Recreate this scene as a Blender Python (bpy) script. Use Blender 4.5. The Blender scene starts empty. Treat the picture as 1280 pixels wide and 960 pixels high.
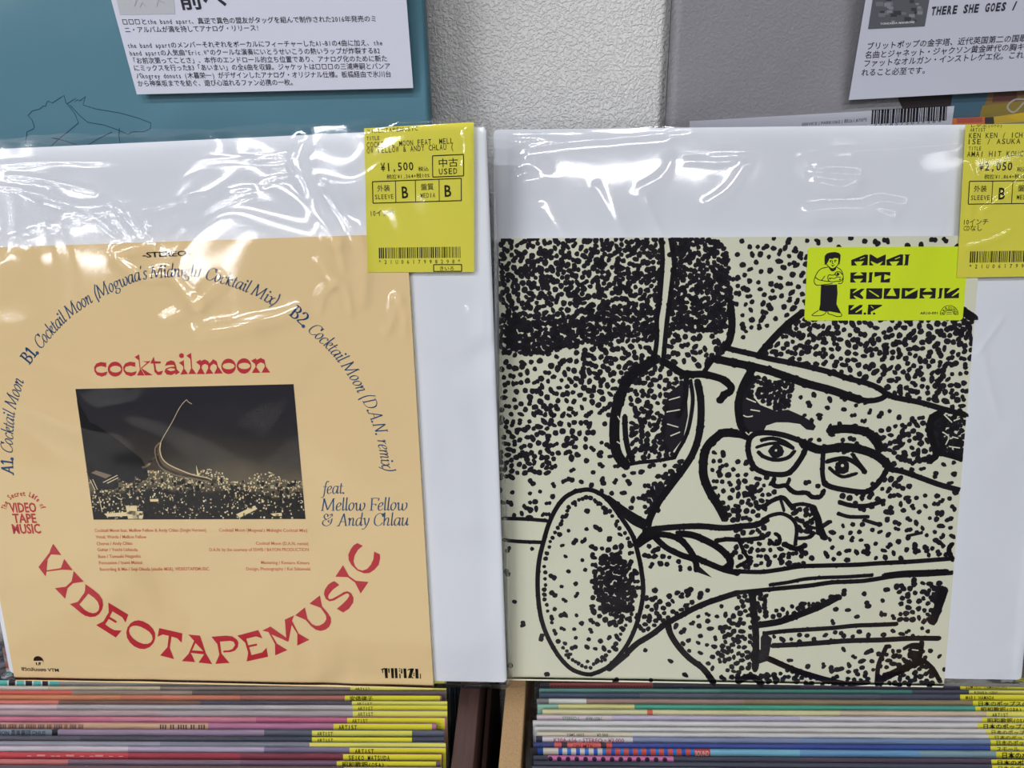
import bpy, bmesh, math, random
import numpy as np
from mathutils import Vector, Matrix
from mathutils.geometry import tessellate_polygon

# ------------------------------------------------------------------ camera, light, exposure
sc = bpy.context.scene
COL = sc.collection
FPX = 910.0                                   # focal length in pixels of the 1280 px wide frame
# rows: world x, y (into the wall), z (up) in camera axes (x right, y down, z forward)
W = np.array([[.9975, .0007, -.0707], [.0651, -.3973, .9154], [-.0274, -.9177, -.3963]])
u_, s_, vt_ = np.linalg.svd(W); W = u_ @ vt_
CAM = np.array([0.0, -0.432, 1.134])          # wall at y = 0, record tops at z = 0.80

cd = bpy.data.cameras.new('camera'); cam = bpy.data.objects.new('camera', cd); COL.objects.link(cam)
cd.sensor_width = 36.0; cd.lens = FPX / 1280 * 36.0; cd.clip_start = .01
Rc = Matrix([list(W[i] * np.array([1, -1, -1])) for i in range(3)])
cam.matrix_world = Matrix.Translation(Vector(CAM)) @ Rc.to_4x4()
sc.camera = cam

wd = bpy.data.worlds.new('shop_ambient'); sc.world = wd; wd.use_nodes = True
bg = wd.node_tree.nodes['Background']; bg.inputs[0].default_value = (.93, .96, 1.0, 1); bg.inputs[1].default_value = .16

def lamp(name, loc, target, sx, sy, power, colr=(.97, .98, 1.0)):
    l = bpy.data.lights.new(name, 'AREA'); l.shape = 'RECTANGLE'; l.size = sx; l.size_y = sy; l.energy = power; l.color = colr
    o = bpy.data.objects.new(name, l); COL.objects.link(o); o.location = loc
    o.rotation_euler = (Vector(target) - Vector(loc)).to_track_quat('-Z', 'Y').to_euler(); return o
# fluorescent tubes under the shop ceiling, behind and above the person taking the photograph
for x, y, L, wd_, p in ((-1.5, -.75, .1, 1.2, 24), (1.7, -.75, .1, 1.2, 12), (-.95, -1.95, 1.2, .05, 30), (.45, -1.95, 1.2, .05, 26), (-1.3, -3.3, 1.2, .1, 50), (.6, -3.3, 1.2, .1, 42), (2.1, -3.3, 1.2, .1, 7),
                        (-2.2, -4.8, 1.2, .14, 60), (-4.1, -4.8, 1.2, .14, 60), (-3, -6.6, 1.2, .2, 80), (-5.1, -6.6, 1.2, .2, 80), (-7, -6.6, 1.2, .2, 80),
                        (-4.5, -9, 1.2, .3, 110), (-7, -9, 1.2, .3, 110), (-9.5, -9, 1.2, .3, 110)):
    lamp('ceiling_tube_light', (x, y, 2.55), (x, y, 0), L, wd_, p)

sc.view_settings.view_transform = 'Standard'; sc.view_settings.look = 'None'
sc.view_settings.gamma = 1; sc.view_settings.use_curve_mapping = False
sc.view_settings.exposure = -0.28
sc.cycles.max_bounces = 10; sc.cycles.transparent_max_bounces = 24; sc.cycles.caustics_reflective = False

rng = random.Random(7)

# ------------------------------------------------------------------ materials
def lin(c):
    return tuple(((x / 255) / 12.92 if x / 255 <= .04045 else ((x / 255 + .055) / 1.055) ** 2.4) for x in c)
WHITE_REF = .64          # linear display value of a surface of albedo 0.9
MATS = {}
def paper(c, rough=.6, spec=.10, noise=0, bump=0, key=None):
    """matt printed paper or board; c = colour as it looks under the shop light"""
    k = key or (tuple(c), rough, spec, noise, bump)
    if k in MATS: return MATS[k]
    m = bpy.data.materials.new('print_%d_%d_%d' % tuple(int(x) for x in c)); m.use_nodes = True
    nt = m.node_tree; b = nt.nodes['Principled BSDF']
    a = tuple(x / WHITE_REF * .9 for x in lin(c)); k_ = max(1, max(a) / .93); a = tuple(x / k_ for x in a)
    b.inputs['Base Color'].default_value = (*a, 1); b.inputs['Roughness'].default_value = rough
    b.inputs['Specular IOR Level'].default_value = spec
    if noise or bump:
        tc = nt.nodes.new('ShaderNodeTexCoord'); n = nt.nodes.new('ShaderNodeTexNoise')
        n.inputs['Scale'].default_value = 900; n.inputs['Detail'].default_value = 3
        if noise >= .1:                      # worn, streaky edges of the boxed records
            mp = nt.nodes.new('ShaderNodeMapping'); mp.inputs['Scale'].default_value = (.06, .9, .9); n.inputs['Detail'].default_value = 5
            nt.links.new(tc.outputs['Object'], mp.inputs[0]); nt.links.new(mp.outputs[0], n.inputs['Vector'])
        else: nt.links.new(tc.outputs['Object'], n.inputs['Vector'])
        if noise:
            mx = nt.nodes.new('ShaderNodeMix'); mx.data_type = 'RGBA'
            mx.inputs['A'].default_value = (*[x * (1 - noise) for x in a], 1)
            mx.inputs['B'].default_value = (*[min(.95, x * (1 + noise)) for x in a], 1)
            nt.links.new(n.outputs['Fac'], mx.inputs['Factor']); nt.links.new(mx.outputs['Result'], b.inputs['Base Color'])
        if bump:
            bp = nt.nodes.new('ShaderNodeBump'); bp.inputs['Strength'].default_value = bump; bp.inputs['Distance'].default_value = .0005
            nt.links.new(n.outputs['Fac'], bp.inputs['Height']); nt.links.new(bp.outputs['Normal'], b.inputs['Normal'])
    MATS[k] = m; return m

def film_mat(name, refl=1.25, rough=.06, tint=(.985, .985, .99), fine=.035):
    m = bpy.data.materials.new(name); m.use_nodes = True; nt = m.node_tree; N = nt.nodes; Lk = nt.links
    for n in list(N): N.remove(n)
    out = N.new('ShaderNodeOutputMaterial'); tr = N.new('ShaderNodeBsdfTransparent'); gl = N.new('ShaderNodeBsdfGlossy')
    mx = N.new('ShaderNodeMixShader'); fr = N.new('ShaderNodeFresnel'); ml = N.new('ShaderNodeMath')
    tr.inputs[0].default_value = (*tint, 1); gl.inputs['Roughness'].default_value = rough
    fr.inputs['IOR'].default_value = 1.5; ml.operation = 'MULTIPLY'; ml.use_clamp = True; ml.inputs[1].default_value = refl
    tc = N.new('ShaderNodeTexCoord'); ns = N.new('ShaderNodeTexNoise'); ns.inputs['Scale'].default_value = 1100; ns.inputs['Detail'].default_value = 2
    bp = N.new('ShaderNodeBump'); bp.inputs['Strength'].default_value = fine; bp.inputs['Distance'].default_value = .0002
    Lk.new(tc.outputs['Object'], ns.inputs['Vector']); Lk.new(ns.outputs['Fac'], bp.inputs['Height']); Lk.new(bp.outputs['Normal'], gl.inputs['Normal'])
    Lk.new(fr.outputs[0], ml.inputs[0]); Lk.new(ml.outputs[0], mx.inputs[0]); Lk.new(tr.outputs[0], mx.inputs[1]); Lk.new(gl.outputs[0], mx.inputs[2])
    Lk.new(mx.outputs[0], out.inputs[0]); return m
FILM = film_mat('clear_plastic_film')
FILM_OLD = film_mat('clear_plastic_film_soft', refl=1.5, rough=.09, tint=(.96, .96, .965), fine=.06)

def wall_mat(name, c, scale=560, strength=.6):
    m = bpy.data.materials.new(name); m.use_nodes = True; nt = m.node_tree; N = nt.nodes; Lk = nt.links; b = N['Principled BSDF']
    b.inputs['Base Color'].default_value = (*[min(.93, x / WHITE_REF * .9) for x in lin(c)], 1); b.inputs['Roughness'].default_value = .55
    tc = N.new('ShaderNodeTexCoord'); n1 = N.new('ShaderNodeTexNoise'); n1.inputs['Scale'].default_value = scale; n1.inputs['Detail'].default_value = 1.5
    n1.inputs['Distortion'].default_value = .7
    rp = N.new('ShaderNodeValToRGB'); rp.color_ramp.elements[0].position = .40; rp.color_ramp.elements[1].position = .60
    bp = N.new('ShaderNodeBump'); bp.inputs['Strength'].default_value = strength; bp.inputs['Distance'].default_value = .0011
    Lk.new(tc.outputs['Object'], n1.inputs['Vector']); Lk.new(n1.outputs['Fac'], rp.inputs['Fac']); Lk.new(rp.outputs['Color'], bp.inputs['Height'])
    Lk.new(bp.outputs['Normal'], b.inputs['Normal']); return m

def wood_mat(name, c0, c1, sx=14, sy=1.2):
    m = bpy.data.materials.new(name); m.use_nodes = True; nt = m.node_tree; N = nt.nodes; Lk = nt.links; b = N['Principled BSDF']
    b.inputs['Roughness'].default_value = .55
    tc = N.new('ShaderNodeTexCoord'); mp = N.new('ShaderNodeMapping'); n = N.new('ShaderNodeTexNoise'); n.inputs['Scale'].default_value = 40; n.inputs['Detail'].default_value = 5
    mp.inputs['Scale'].default_value = (sx, sy, sx); mx = N.new('ShaderNodeMix'); mx.data_type = 'RGBA'
    for k, c in (('A', c0), ('B', c1)): mx.inputs[k].default_value = (*[x / WHITE_REF * .9 for x in lin(c)], 1)
    Lk.new(tc.outputs['Object'], mp.inputs[0]); Lk.new(mp.outputs[0], n.inputs['Vector']); Lk.new(n.outputs['Fac'], mx.inputs['Factor']); Lk.new(mx.outputs['Result'], b.inputs['Base Color'])
    return m

# ------------------------------------------------------------------ object helpers
def tag(o, label=None, cat=None, group=None, kind=None):
    for k, v in (('label', label), ('category', cat), ('group', group), ('kind', kind)):
        if v: o[k] = v
    return o
class Geo:
    """collects polygons with materials; becomes ONE mesh object"""
    def __init__(s): s.v = []; s.f = []; s.m = []; s.mats = []
    def mi(s, mat):
        if mat not in s.mats: s.mats.append(mat)
        return s.mats.index(mat)
    def add(s, vs, fs, mat):
        k = len(s.v); i = s.mi(mat); s.v += [tuple(p) for p in vs]
        for f in fs: s.f.append(tuple(k + j for j in f)); s.m.append(i)
    def box(s, a, b, mat):
        (x0, y0, z0), (x1, y1, z1) = a, b
        vs = [(x, y, z) for z in (z0, z1) for y in (y0, y1) for x in (x0, x1)]
        s.add(vs, [(0, 2, 3, 1), (4, 5, 7, 6), (0, 1, 5, 4), (2, 6, 7, 3), (0, 4, 6, 2), (1, 3, 7, 5)], mat)
    def obj(s, name, parent=None, smooth=False, bevel=0):
        me = bpy.data.meshes.new(name); me.from_pydata(s.v, [], s.f)
        for m in s.mats: me.materials.append(m)
        me.polygons.foreach_set('material_index', s.m)
        if smooth: me.polygons.foreach_set('use_smooth', [True] * len(s.f))
        o = bpy.data.objects.new(name, me); COL.objects.link(o)
        if parent: o.parent = parent
        if bevel:
            b = o.modifiers.new('soft_edges', 'BEVEL'); b.width = bevel; b.segments = 2; b.limit_method = 'ANGLE'
        return o

def ray(x, y): return W @ np.array([(x - 640) / FPX, (y - 480) / FPX, 1.0])
class Surf:
    """a flat sheet standing in the shop: origin, right, up and normal; px() finds the spot of it seen at a photo position"""
    def __init__(s, o, ex, ey):
        s.o = np.array(o, float); s.ex = np.array(ex, float); s.ex /= np.linalg.norm(s.ex)
        s.ey = np.array(ey, float); s.ey -= s.ex * s.ex.dot(s.ey); s.ey /= np.linalg.norm(s.ey); s.n = np.cross(s.ex, s.ey)
    def px(s, x, y, w=0):
        d = ray(x, y); t = (s.o + s.n * w - CAM).dot(s.n) / d.dot(s.n); q = CAM + d * t - s.o
        return (q.dot(s.ex), q.dot(s.ey))
    def matrix(s):
        return Matrix(((s.ex[0], s.ey[0], s.n[0], s.o[0]), (s.ex[1], s.ey[1], s.n[1], s.o[1]), (s.ex[2], s.ey[2], s.n[2], s.o[2]), (0, 0, 0, 1)))
    def shifted(s, du, dv, w=0): return Surf(s.o + s.ex * du + s.ey * dv + s.n * w, s.ex, s.ey)
def empty(name, surf=None, loc=None):
    o = bpy.data.objects.new(name, None); COL.objects.link(o); o.empty_display_size = .02
    if surf: o.matrix_world = surf.matrix()
    if loc: o.location = loc
    return o

# --- flat print on a sheet: filled polygons, strokes, text
def poly(g, pts, w, mat, holes=()):
    loops = [[Vector((p[0], p[1], 0)) for p in L] for L in (pts, *holes)]
    flat = [(p.x, p.y, w) for L in loops for p in L]
    tris = tessellate_polygon(loops)
    out = []
    for t in tris:
        a, b, c = (flat[i] for i in t)
        out.append(t if (b[0] - a[0]) * (c[1] - a[1]) - (b[1] - a[1]) * (c[0] - a[0]) > 0 else (t[0], t[2], t[1]))
    g.add(flat, out, mat)
def smooth_path(p, n=5, closed=False):
    if len(p) < 3: return list(p)
    q = [p[-1]] + list(p) + [p[0], p[1]] if closed else [p[0]] + list(p) + [p[-1]]
    out = []
    for i in range(1, len(q) - 2):
        a, b, c, d = (np.array(q[i + k], float) for k in (-1, 0, 1, 2))
        for j in range(n):
            t = j / n; out.append(tuple(.5 * (2 * b + (c - a) * t + (2 * a - 5 * b + 4 * c - d) * t * t + (3 * b - a - 3 * c + d) * t ** 3)))
    if not closed: out.append(tuple(p[-1]))
    return out
def ribbon(g, pts, width, w, mat, closed=False, caps=True):
    """a drawn line; pts and width in the sheet's own metres"""
    P = [np.array(p[:2], float) for p in pts]; n = len(P)
    if closed: P = P + [P[0]]; n += 1
    vs = []; fs = []
    for i in range(n):
        a = P[max(0, i - 1)]; b = P[min(n - 1, i + 1)]
        if closed and i in (0, n - 1): a = P[n - 2]; b = P[1]
        t = b - a; L = np.linalg.norm(t) or 1; t = t / L; nn = np.array([-t[1], t[0]]) * width / 2
        vs += [(*(P[i] + nn), w), (*(P[i] - nn), w)]
        if i: k = 2 * i; fs.append((k - 2, k - 1, k + 1, k))
    g.add(vs, fs, mat)
def disc(g, c, rx, ry, w, mat, n=14, rot=0, wob=0):
    vs = []
    for i in range(n):
        a = 2 * math.pi * i / n; r = 1 + (rng.uniform(-wob, wob) if wob else 0)
        x = rx * r * math.cos(a); y = ry * r * math.sin(a)
        vs.append((c[0] + x * math.cos(rot) - y * math.sin(rot), c[1] + x * math.sin(rot) + y * math.cos(rot), w))
    g.add(vs, [tuple(range(n))], mat)

_T = {}
def glyphs(txt, bold=0):
    k = (txt, bold)
    if k in _T: return _T[k]
    c = bpy.data.curves.new('t', 'FONT'); c.body = txt; c.resolution_u = 2; c.offset = bold
    o = bpy.data.objects.new('t', c); COL.objects.link(o)
    dg = bpy.context.evaluated_depsgraph_get(); me = bpy.data.meshes.new_from_object(o.evaluated_get(dg))
    v = np.array([x.co[:2] for x in me.vertices]).reshape(-1, 2); f = [tuple(p.vertices) for p in me.polygons]
    bpy.data.objects.remove(o); bpy.data.curves.remove(c); bpy.data.meshes.remove(me)
    _T[k] = (v, f); return _T[k]
def glyph_run(txt, bold, mono):
    if not mono: return glyphs(txt, bold)
    # typewriter setting as on the shop's printer: half-width cells for Latin, full cells for Japanese
    V = []; F = []; x = 0.; n = 0
    for ch in txt:
        wide = ord(ch) > 0x2000; c = 1.0 if wide else .5
        if ch not in ' \u3000':
            v, f = glyphs(ch, bold)
            if len(v):
                v = v.copy()
                if not wide:
                    a, b = v[:, 0].min(), v[:, 0].max(); k = min(.85, .40 / max(b - a, .01)); v[:, 0] = (v[:, 0] - (a + b) / 2) * k + .25
                v[:, 0] += x; V.append(v); F += [tuple(i + n for i in p) for p in f]; n += len(v)
        x += c
    return np.concatenate(V), F
def text(g, S, txt, p0, p1, h, w, mat, bold=0, up=None, cap=.727, mono=False):
    """lettering whose baseline runs p0 -> p1 (photo positions on sheet S), capital height h"""
    v, f = glyph_run(txt, bold, mono)
    if not len(v): return
    a = np.array(S.px(*p0, w)); b = np.array(S.px(*p1, w)); x0, x1 = v[:, 0].min(), v[:, 0].max()
    e = (b - a) / (x1 - x0); ed = (b - a) / np.linalg.norm(b - a)
    hh = np.linalg.norm(np.array(S.px(p0[0], p0[1] - h, w)) - a)
    upv = np.array([-ed[1], ed[0]])
    if up: q = np.array(S.px(p0[0] + up[0], p0[1] + up[1], w)) - a; upv = q / np.linalg.norm(q)
    P = a + np.outer(v[:, 0] - x0, e) + np.outer(v[:, 1], upv * hh / cap)
    g.add([(x, y, w) for x, y in P], f, mat)
def plane_text(g, txt, x, y, width, h, w, mat, bold=0, mono=False):
    v, f = glyph_run(txt, bold, mono); x0, x1 = v[:, 0].min(), v[:, 0].max()
    g.add([(x + (a - x0) / (x1 - x0) * width, y + b * h / .727, w) for a, b in v], f, mat)

# --- a narrow broad-pen italic for the blue lettering
PEN = {
 'a': (.46, [[(.36,.40),(.26,.45),(.12,.38),(.05,.2),(.08,.05),(.16,0),(.28,.1),(.36,.3)], [(.39,.45),(.35,.1),(.38,.01),(.46,.08)]]),
 'c': (.37, [[(.34,.36),(.28,.45),(.14,.4),(.05,.22),(.08,.05),(.2,0),(.34,.1)]]),
 'C': (.58, [[(.57,.52),(.5,.66),(.36,.7),(.15,.58),(.06,.33),(.1,.1),(.26,0),(.44,.04),(.56,.18)], [(.57,.5),(.58,.7)]]),
 'D': (.68, [[(.14,.68),(.14,.02)], [(.04,.68),(.3,.69),(.55,.56),(.61,.34),(.52,.12),(.3,.01),(.04,.01)]]),
 'A': (.62, [[(-.02,.01),(.08,.05),(.34,.7)], [(.34,.7),(.5,.02)], [(.42,.01),(.6,.01)], [(-.06,.01),(.12,.01)], [(.14,.24),(.46,.24)]]),
 'M': (.82, [[(.02,.01),(.1,.68)], [(.1,.68),(.34,.04)], [(.34,.04),(.66,.68)], [(.66,.68),(.68,.02)], [(.58,.01),(.78,.01)], [(-.05,.01),(.1,.01)], [(.02,.69),(.14,.69)], [(.62,.69),(.76,.69)]]),
 'N': (.68, [[(.12,.02),(.12,.68)], [(.12,.68),(.54,.02)], [(.54,.02),(.54,.68)], [(.46,.69),(.64,.69)], [(.02,.01),(.22,.01)]]),
 'F': (.5, [[(.14,.02),(.14,.68)], [(.06,.69),(.52,.69),(.52,.56)], [(.14,.36),(.38,.36),(.38,.28)], [(.04,.01),(.26,.01)]]),
 'd': (.46, [[(.36,.40),(.26,.45),(.12,.38),(.05,.2),(.08,.05),(.16,0),(.28,.1),(.36,.3)], [(.4,.75),(.35,.1),(.38,.01),(.46,.08)]]),
 'e': (.36, [[(.06,.2),(.2,.24),(.31,.34),(.28,.44),(.18,.44),(.07,.3),(.06,.1),(.16,0),(.32,.1)]]),
 'f': (.3, [[(.42,.68),(.36,.74),(.27,.68),(.2,.4),(.14,-.05),(.06,-.2),(-.04,-.18)], [(.06,.43),(.34,.43)]]),
 'g': (.42, [[(.3,.44),(.14,.42),(.07,.28),(.15,.16),(.28,.2),(.33,.34),(.28,.44)], [(.33,.4),(.42,.43)], [(.15,.16),(.08,.08),(.3,.02),(.36,-.08),(.24,-.2),(.06,-.18),(.02,-.08),(.12,0)]]),
 'h': (.46, [[(.08,.75),(.08,.01)], [(.08,.22),(.2,.42),(.32,.43),(.34,.3),(.3,.06),(.36,.01),(.44,.08)]]),
 'i': (.22, [[(.03,.36),(.1,.44),(.1,.1),(.14,.01),(.22,.08)], [(.11,.62),(.13,.63)]]),
 'k': (.4, [[(.08,.75),(.08,.01)], [(.08,.2),(.24,.42),(.34,.42),(.32,.28),(.14,.22)], [(.14,.22),(.26,.04),(.34,.01),(.4,.06)]]),
 'l': (.2, [[(.1,.75),(.08,.1),(.12,.01),(.2,.08)]]),
 'm': (.64, [[(.08,.44),(.08,.01)], [(.08,.22),(.2,.43),(.3,.4),(.3,.01)], [(.3,.22),(.42,.43),(.52,.4),(.5,.06),(.56,.01),(.62,.08)]]),
 'n': (.45, [[(.02,.36),(.09,.44),(.08,.01)], [(.08,.22),(.22,.43),(.32,.4),(.3,.06),(.36,.01),(.44,.08)]]),
 'o': (.39, [[(.2,.45),(.08,.34),(.05,.15),(.15,0),(.28,.1),(.34,.28),(.28,.43),(.2,.45)]]),
 'r': (.31, [[(.02,.36),(.09,.44),(.08,.01)], [(.08,.22),(.2,.42),(.3,.42)]]),
 's': (.3, [[(.28,.38),(.2,.45),(.1,.38),(.14,.26),(.24,.16),(.2,.02),(.1,0),(.03,.08)]]),
 't': (.25, [[(.14,.6),(.1,.12),(.14,.01),(.24,.08)], [(.02,.43),(.26,.43)]]),
 'u': (.46, [[(.03,.38),(.1,.44),(.08,.1),(.16,0),(.28,.12),(.36,.3)], [(.38,.44),(.35,.1),(.39,.01),(.46,.08)]]),
 'w': (.62, [[(.03,.36),(.1,.44),(.12,.1),(.2,0),(.32,.12),(.34,.4)], [(.34,.3),(.36,.06),(.44,0),(.58,.16),(.6,.36),(.52,.44)]]),
 'x': (.4, [[(.03,.38),(.1,.44),(.18,.34),(.26,.06),(.34,0),(.4,.08)], [(.38,.42),(.3,.42),(.1,.02),(.02,.02)]]),
 'y': (.4, [[(.03,.38),(.1,.44),(.14,.2),(.18,.04)], [(.38,.44),(.34,.2),(.18,-.1),(.04,-.2),(-.02,-.16)]]),
 '(': (.28, [[(.3,.78),(.14,.5),(.09,.2),(.14,-.16)]]), ')': (.26, [[(.06,.78),(.15,.5),(.14,.2),(-.02,-.16)]]),
 "'": (.13, [[(.1,.74),(.06,.58)]]), '.': (.17, [[(.05,.03),(.07,.04)]]), ' ': (.26, []),
 '&': (.78, [[(.66,.42),(.56,.1),(.3,0),(.09,.12),(.13,.3),(.32,.36)], [(.32,.36),(.2,.44),(.16,.58),(.28,.69),(.4,.6),(.36,.52)], [(.3,.36),(.5,.46),(.66,.6),(.6,.68),(.52,.6)], [(.5,.2),(.42,.28),(.5,.34)]]),
 'B': (.6, [[(.14,.02),(.14,.68)], [(.02,.68),(.34,.68),(.45,.54),(.34,.38),(.14,.36)], [(.3,.36),(.46,.3),(.52,.16),(.38,.01),(.02,.01)]]),
 '1': (.4, [[(.05,.54),(.2,.68),(.2,.01)], [(.05,.01),(.36,.01)]]),
 '2': (.52, [[(.06,.52),(.12,.66),(.3,.68),(.42,.54),(.34,.34),(.06,.05),(.48,.03)]]),
}
def pen_text(g, S, txt, path, cap_px, w, mat, nib=.078, slant=.2, bold_head=0):
    """italic lettering along a path given by photo positions on the sheet"""
    P = [np.array(S.px(x, y, w)) for x, y in (smooth_path(path, 8) if len(path) > 2 else path)]
    seg = [np.linalg.norm(b - a) for a, b in zip(P, P[1:])]; L = sum(seg)
    m = (len(P) - 1) // 2; q0 = path[len(path) // 2]
    hh = np.linalg.norm(np.array(S.px(q0[0], q0[1] - cap_px, w)) - np.array(S.px(*q0, w))) / .7
    adv = sum(PEN[c][0] for c in txt); sx = L / adv
    def at(s):
        s = max(0, s)
        for i, l in enumerate(seg):
            if s <= l or i == len(seg) - 1: t = (P[i + 1] - P[i]) / l; return P[i] + t * s, t
            s -= l
    x = 0
    for ci, ch in enumerate(txt):
        a, strokes = PEN[ch]; head = ci < bold_head
        org, t = at((x + a / 2) * sx); nrm = np.array([-t[1], t[0]]); sl = 0 if head else slant
        nb = (nib * (1.75 if head else 1)); ang = math.radians(12)
        if ch in ".i" and False: pass
        for st in strokes:
            pts = smooth_path(st, 5) if len(st) > 2 else st
            dotty = len(st) == 2 and abs(st[0][0] - st[1][0]) < .04 and abs(st[0][1] - st[1][1]) < .04
            cvt = lambda p: org + t * (p[0] - a / 2 + sl * (p[1] - .2)) * sx + nrm * p[1] * hh
            if dotty:
                c = cvt(st[0]); disc(g, c, nb * .75 * hh, nb * .75 * hh, w, mat, 8); continue
            nv = (math.cos(ang) * nb / 2, math.sin(ang) * nb / 2)
            for p, q in zip(pts, pts[1:]):
                k = [cvt((p[0] - nv[0], p[1] - nv[1])), cvt((p[0] + nv[0], p[1] + nv[1])), cvt((q[0] + nv[0], q[1] + nv[1])), cvt((q[0] - nv[0], q[1] - nv[1]))]
                g.add([(*z, w) for z in k], [(0, 1, 2, 3)], mat)
            ribbon(g, [cvt(p) for p in pts], (.06 if head else .030) * hh, w, mat)
        x += a

# ------------------------------------------------------------------ the shop: wall, floor, counter
def struct(o): o['kind'] = 'structure'; return o
g = Geo(); g.box((-11, 0, 0), (6, .1, 2.7), wall_mat('embossed_white_wallpaper', (187, 186, 186))); struct(g.obj('wall_back'))
g = Geo(); g.box((-11, -11, -.1), (6, .1, 0), paper((120, 118, 112), .7)); struct(g.obj('floor'))
TOPZ = .80                                    # height of the record tops
CTZ = .502
DARKWOOD = wood_mat('dark_stained_wood', (48, 32, 30), (78, 56, 52))
TANWOOD = wood_mat('raw_chipboard', (116, 92, 64), (172, 140, 102), 34, 22)
g = Geo(); g.box((-.75, -.44, .02), (.85, -.004, CTZ - .03), paper((90, 82, 76), .7)); g.box((-.78, -.46, CTZ - .03), (.88, -.002, CTZ), DARKWOOD)
g.box((-.72, -.42, 0), (.82, -.02, .02), paper((50, 48, 46), .7))
tag(g.obj('record_counter', bevel=.002), 'wooden counter under the record crates', 'counter')

# ------------------------------------------------------------------ the two displayed records
def sheet_film(name, S, u0, u1, v0, v1, base, parent, seed, creases=(), amp=1.0, nu=230, nv=230, drop=(.0045, .0045), mat=None, back=-.006, flap=.003):
    """a loose clear sleeve: wavy front sheet with creases, folded side edges, back sheet a little taller"""
    r = np.random.RandomState(seed); U = np.linspace(u0, u1, nu); V = np.linspace(v0, v1, nv); uu, vv = np.meshgrid(U, V)
    h = np.zeros_like(uu); wx = np.zeros_like(uu); wy = np.zeros_like(uu)
    for _ in range(6):
        a = r.uniform(0, 6.28); k = 2 * math.pi / r.uniform(.08, .2); wx += .010 * np.sin(k * (uu * math.cos(a) + vv * math.sin(a)) + r.uniform(0, 6.28)); wy += .010 * np.sin(k * (vv * math.cos(a) - uu * math.sin(a)) + r.uniform(0, 6.28))
    for lam, A, n in ((.16, .00050, 5), (.07, .00022, 7), (.03, .00006, 9)):
        for _ in range(n):
            a = r.uniform(0, 6.28); k = 2 * math.pi / (lam * r.uniform(.7, 1.4))
            h += amp * A / math.sqrt(n) * np.sin(k * ((uu + wx) * math.cos(a) + (vv + wy) * math.sin(a)) + r.uniform(0, 6.28))
    for pts, ht, wd in creases:
        Q = [S.px(x, y, base) for x, y in smooth_path(pts, 4)]
        d = np.full_like(uu, 9.)
        for (ax, ay), (bx, by) in zip(Q, Q[1:]):
            dx, dy = bx - ax, by - ay; l2 = dx * dx + dy * dy + 1e-12
            t = np.clip(((uu - ax) * dx + (vv - ay) * dy) / l2, 0, 1); d = np.minimum(d, np.hypot(uu - ax - t * dx, vv - ay - t * dy))
        h += ht * (.26 + .16 * min(1, .0012 / wd)) * np.exp(-(d / wd) ** 2)
    w = base + np.maximum(h + .0011, .0) ; w = np.where(h + .0011 < .0004, base + .0004 * np.exp((h + .0007) / .0004), w)
    e = np.clip((uu - (u1 - drop[1])) / drop[1], 0, 1); w = w * (1 - e ** 2.5) + back * e ** 2.5
    e = np.clip(((u0 + drop[0]) - uu) / drop[0], 0, 1); w = w * (1 - e ** 2.5) + back * e ** 2.5
    e = np.clip(((v0 + .004) - vv) / .004, 0, 1); w = w * (1 - e ** 2.5) + back * e ** 2.5
    vs = np.stack([uu, vv, w], -1).reshape(-1, 3).tolist()
    fs = [(j * nu + i, j * nu + i + 1, (j + 1) * nu + i + 1, (j + 1) * nu + i) for j in range(nv - 1) for i in range(nu - 1)]
    G = Geo(); G.add(vs, fs, mat or FILM)
    n = 40; bv = []
    for i in range(n):
        x = u0 + (u1 - u0) * i / (n - 1); wob = .0006 * math.sin(i * .9 + seed) + .0004 * math.sin(i * 2.3)
        bv += [(x, v0, back), (x, v1, back - .0003), (x, v1 + flap + wob, back + .001 + wob)]
    G.add(bv, [f for i in range(n - 1) for f in ((3 * i, 3 * i + 1, 3 * i + 4, 3 * i + 3), (3 * i + 1, 3 * i + 2, 3 * i + 5, 3 * i + 4))], mat or FILM)
    return G.obj(name, parent, smooth=True)

def rounded(x0, y0, x1, y1, r, n=5):
    out = []
    for cx, cy, a0 in ((x1 - r, y1 - r, 0), (x0 + r, y1 - r, 90), (x0 + r, y0 + r, 180), (x1 - r, y0 + r, 270)):
        for i in range(n + 1):
            a = math.radians(a0 + 90 * i / n); out.append((cx + r * math.cos(a), cy + r * math.sin(a)))
    return out
def slab(g, outline, w0, w1, mat, edge=None):
    n = len(outline); poly(g, outline, w1, mat)
    a = [(x, y, w0) for x, y in outline]; b = [(x, y, w1) for x, y in outline]
    g.add(a + b, [(i, (i + 1) % n, n + (i + 1) % n, n + i) for i in range(n)], edge or mat); g.add(a, [tuple(reversed(range(n)))], edge or mat)

# black and colour inks
INK = paper((27, 24, 31), .6, .04); BLACK = paper((18, 17, 19), .6, .04); RED = paper((172, 44, 52), .5); BLUE = paper((38, 78, 116), .5); CREDIT = paper((182, 96, 72), .5)
YELLOW = paper((202, 194, 68), .55, noise=.02); STICKER_INK = paper((34, 31, 14), .6, .04)
CARD = paper((216, 219, 226), .75, noise=.012)

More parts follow.
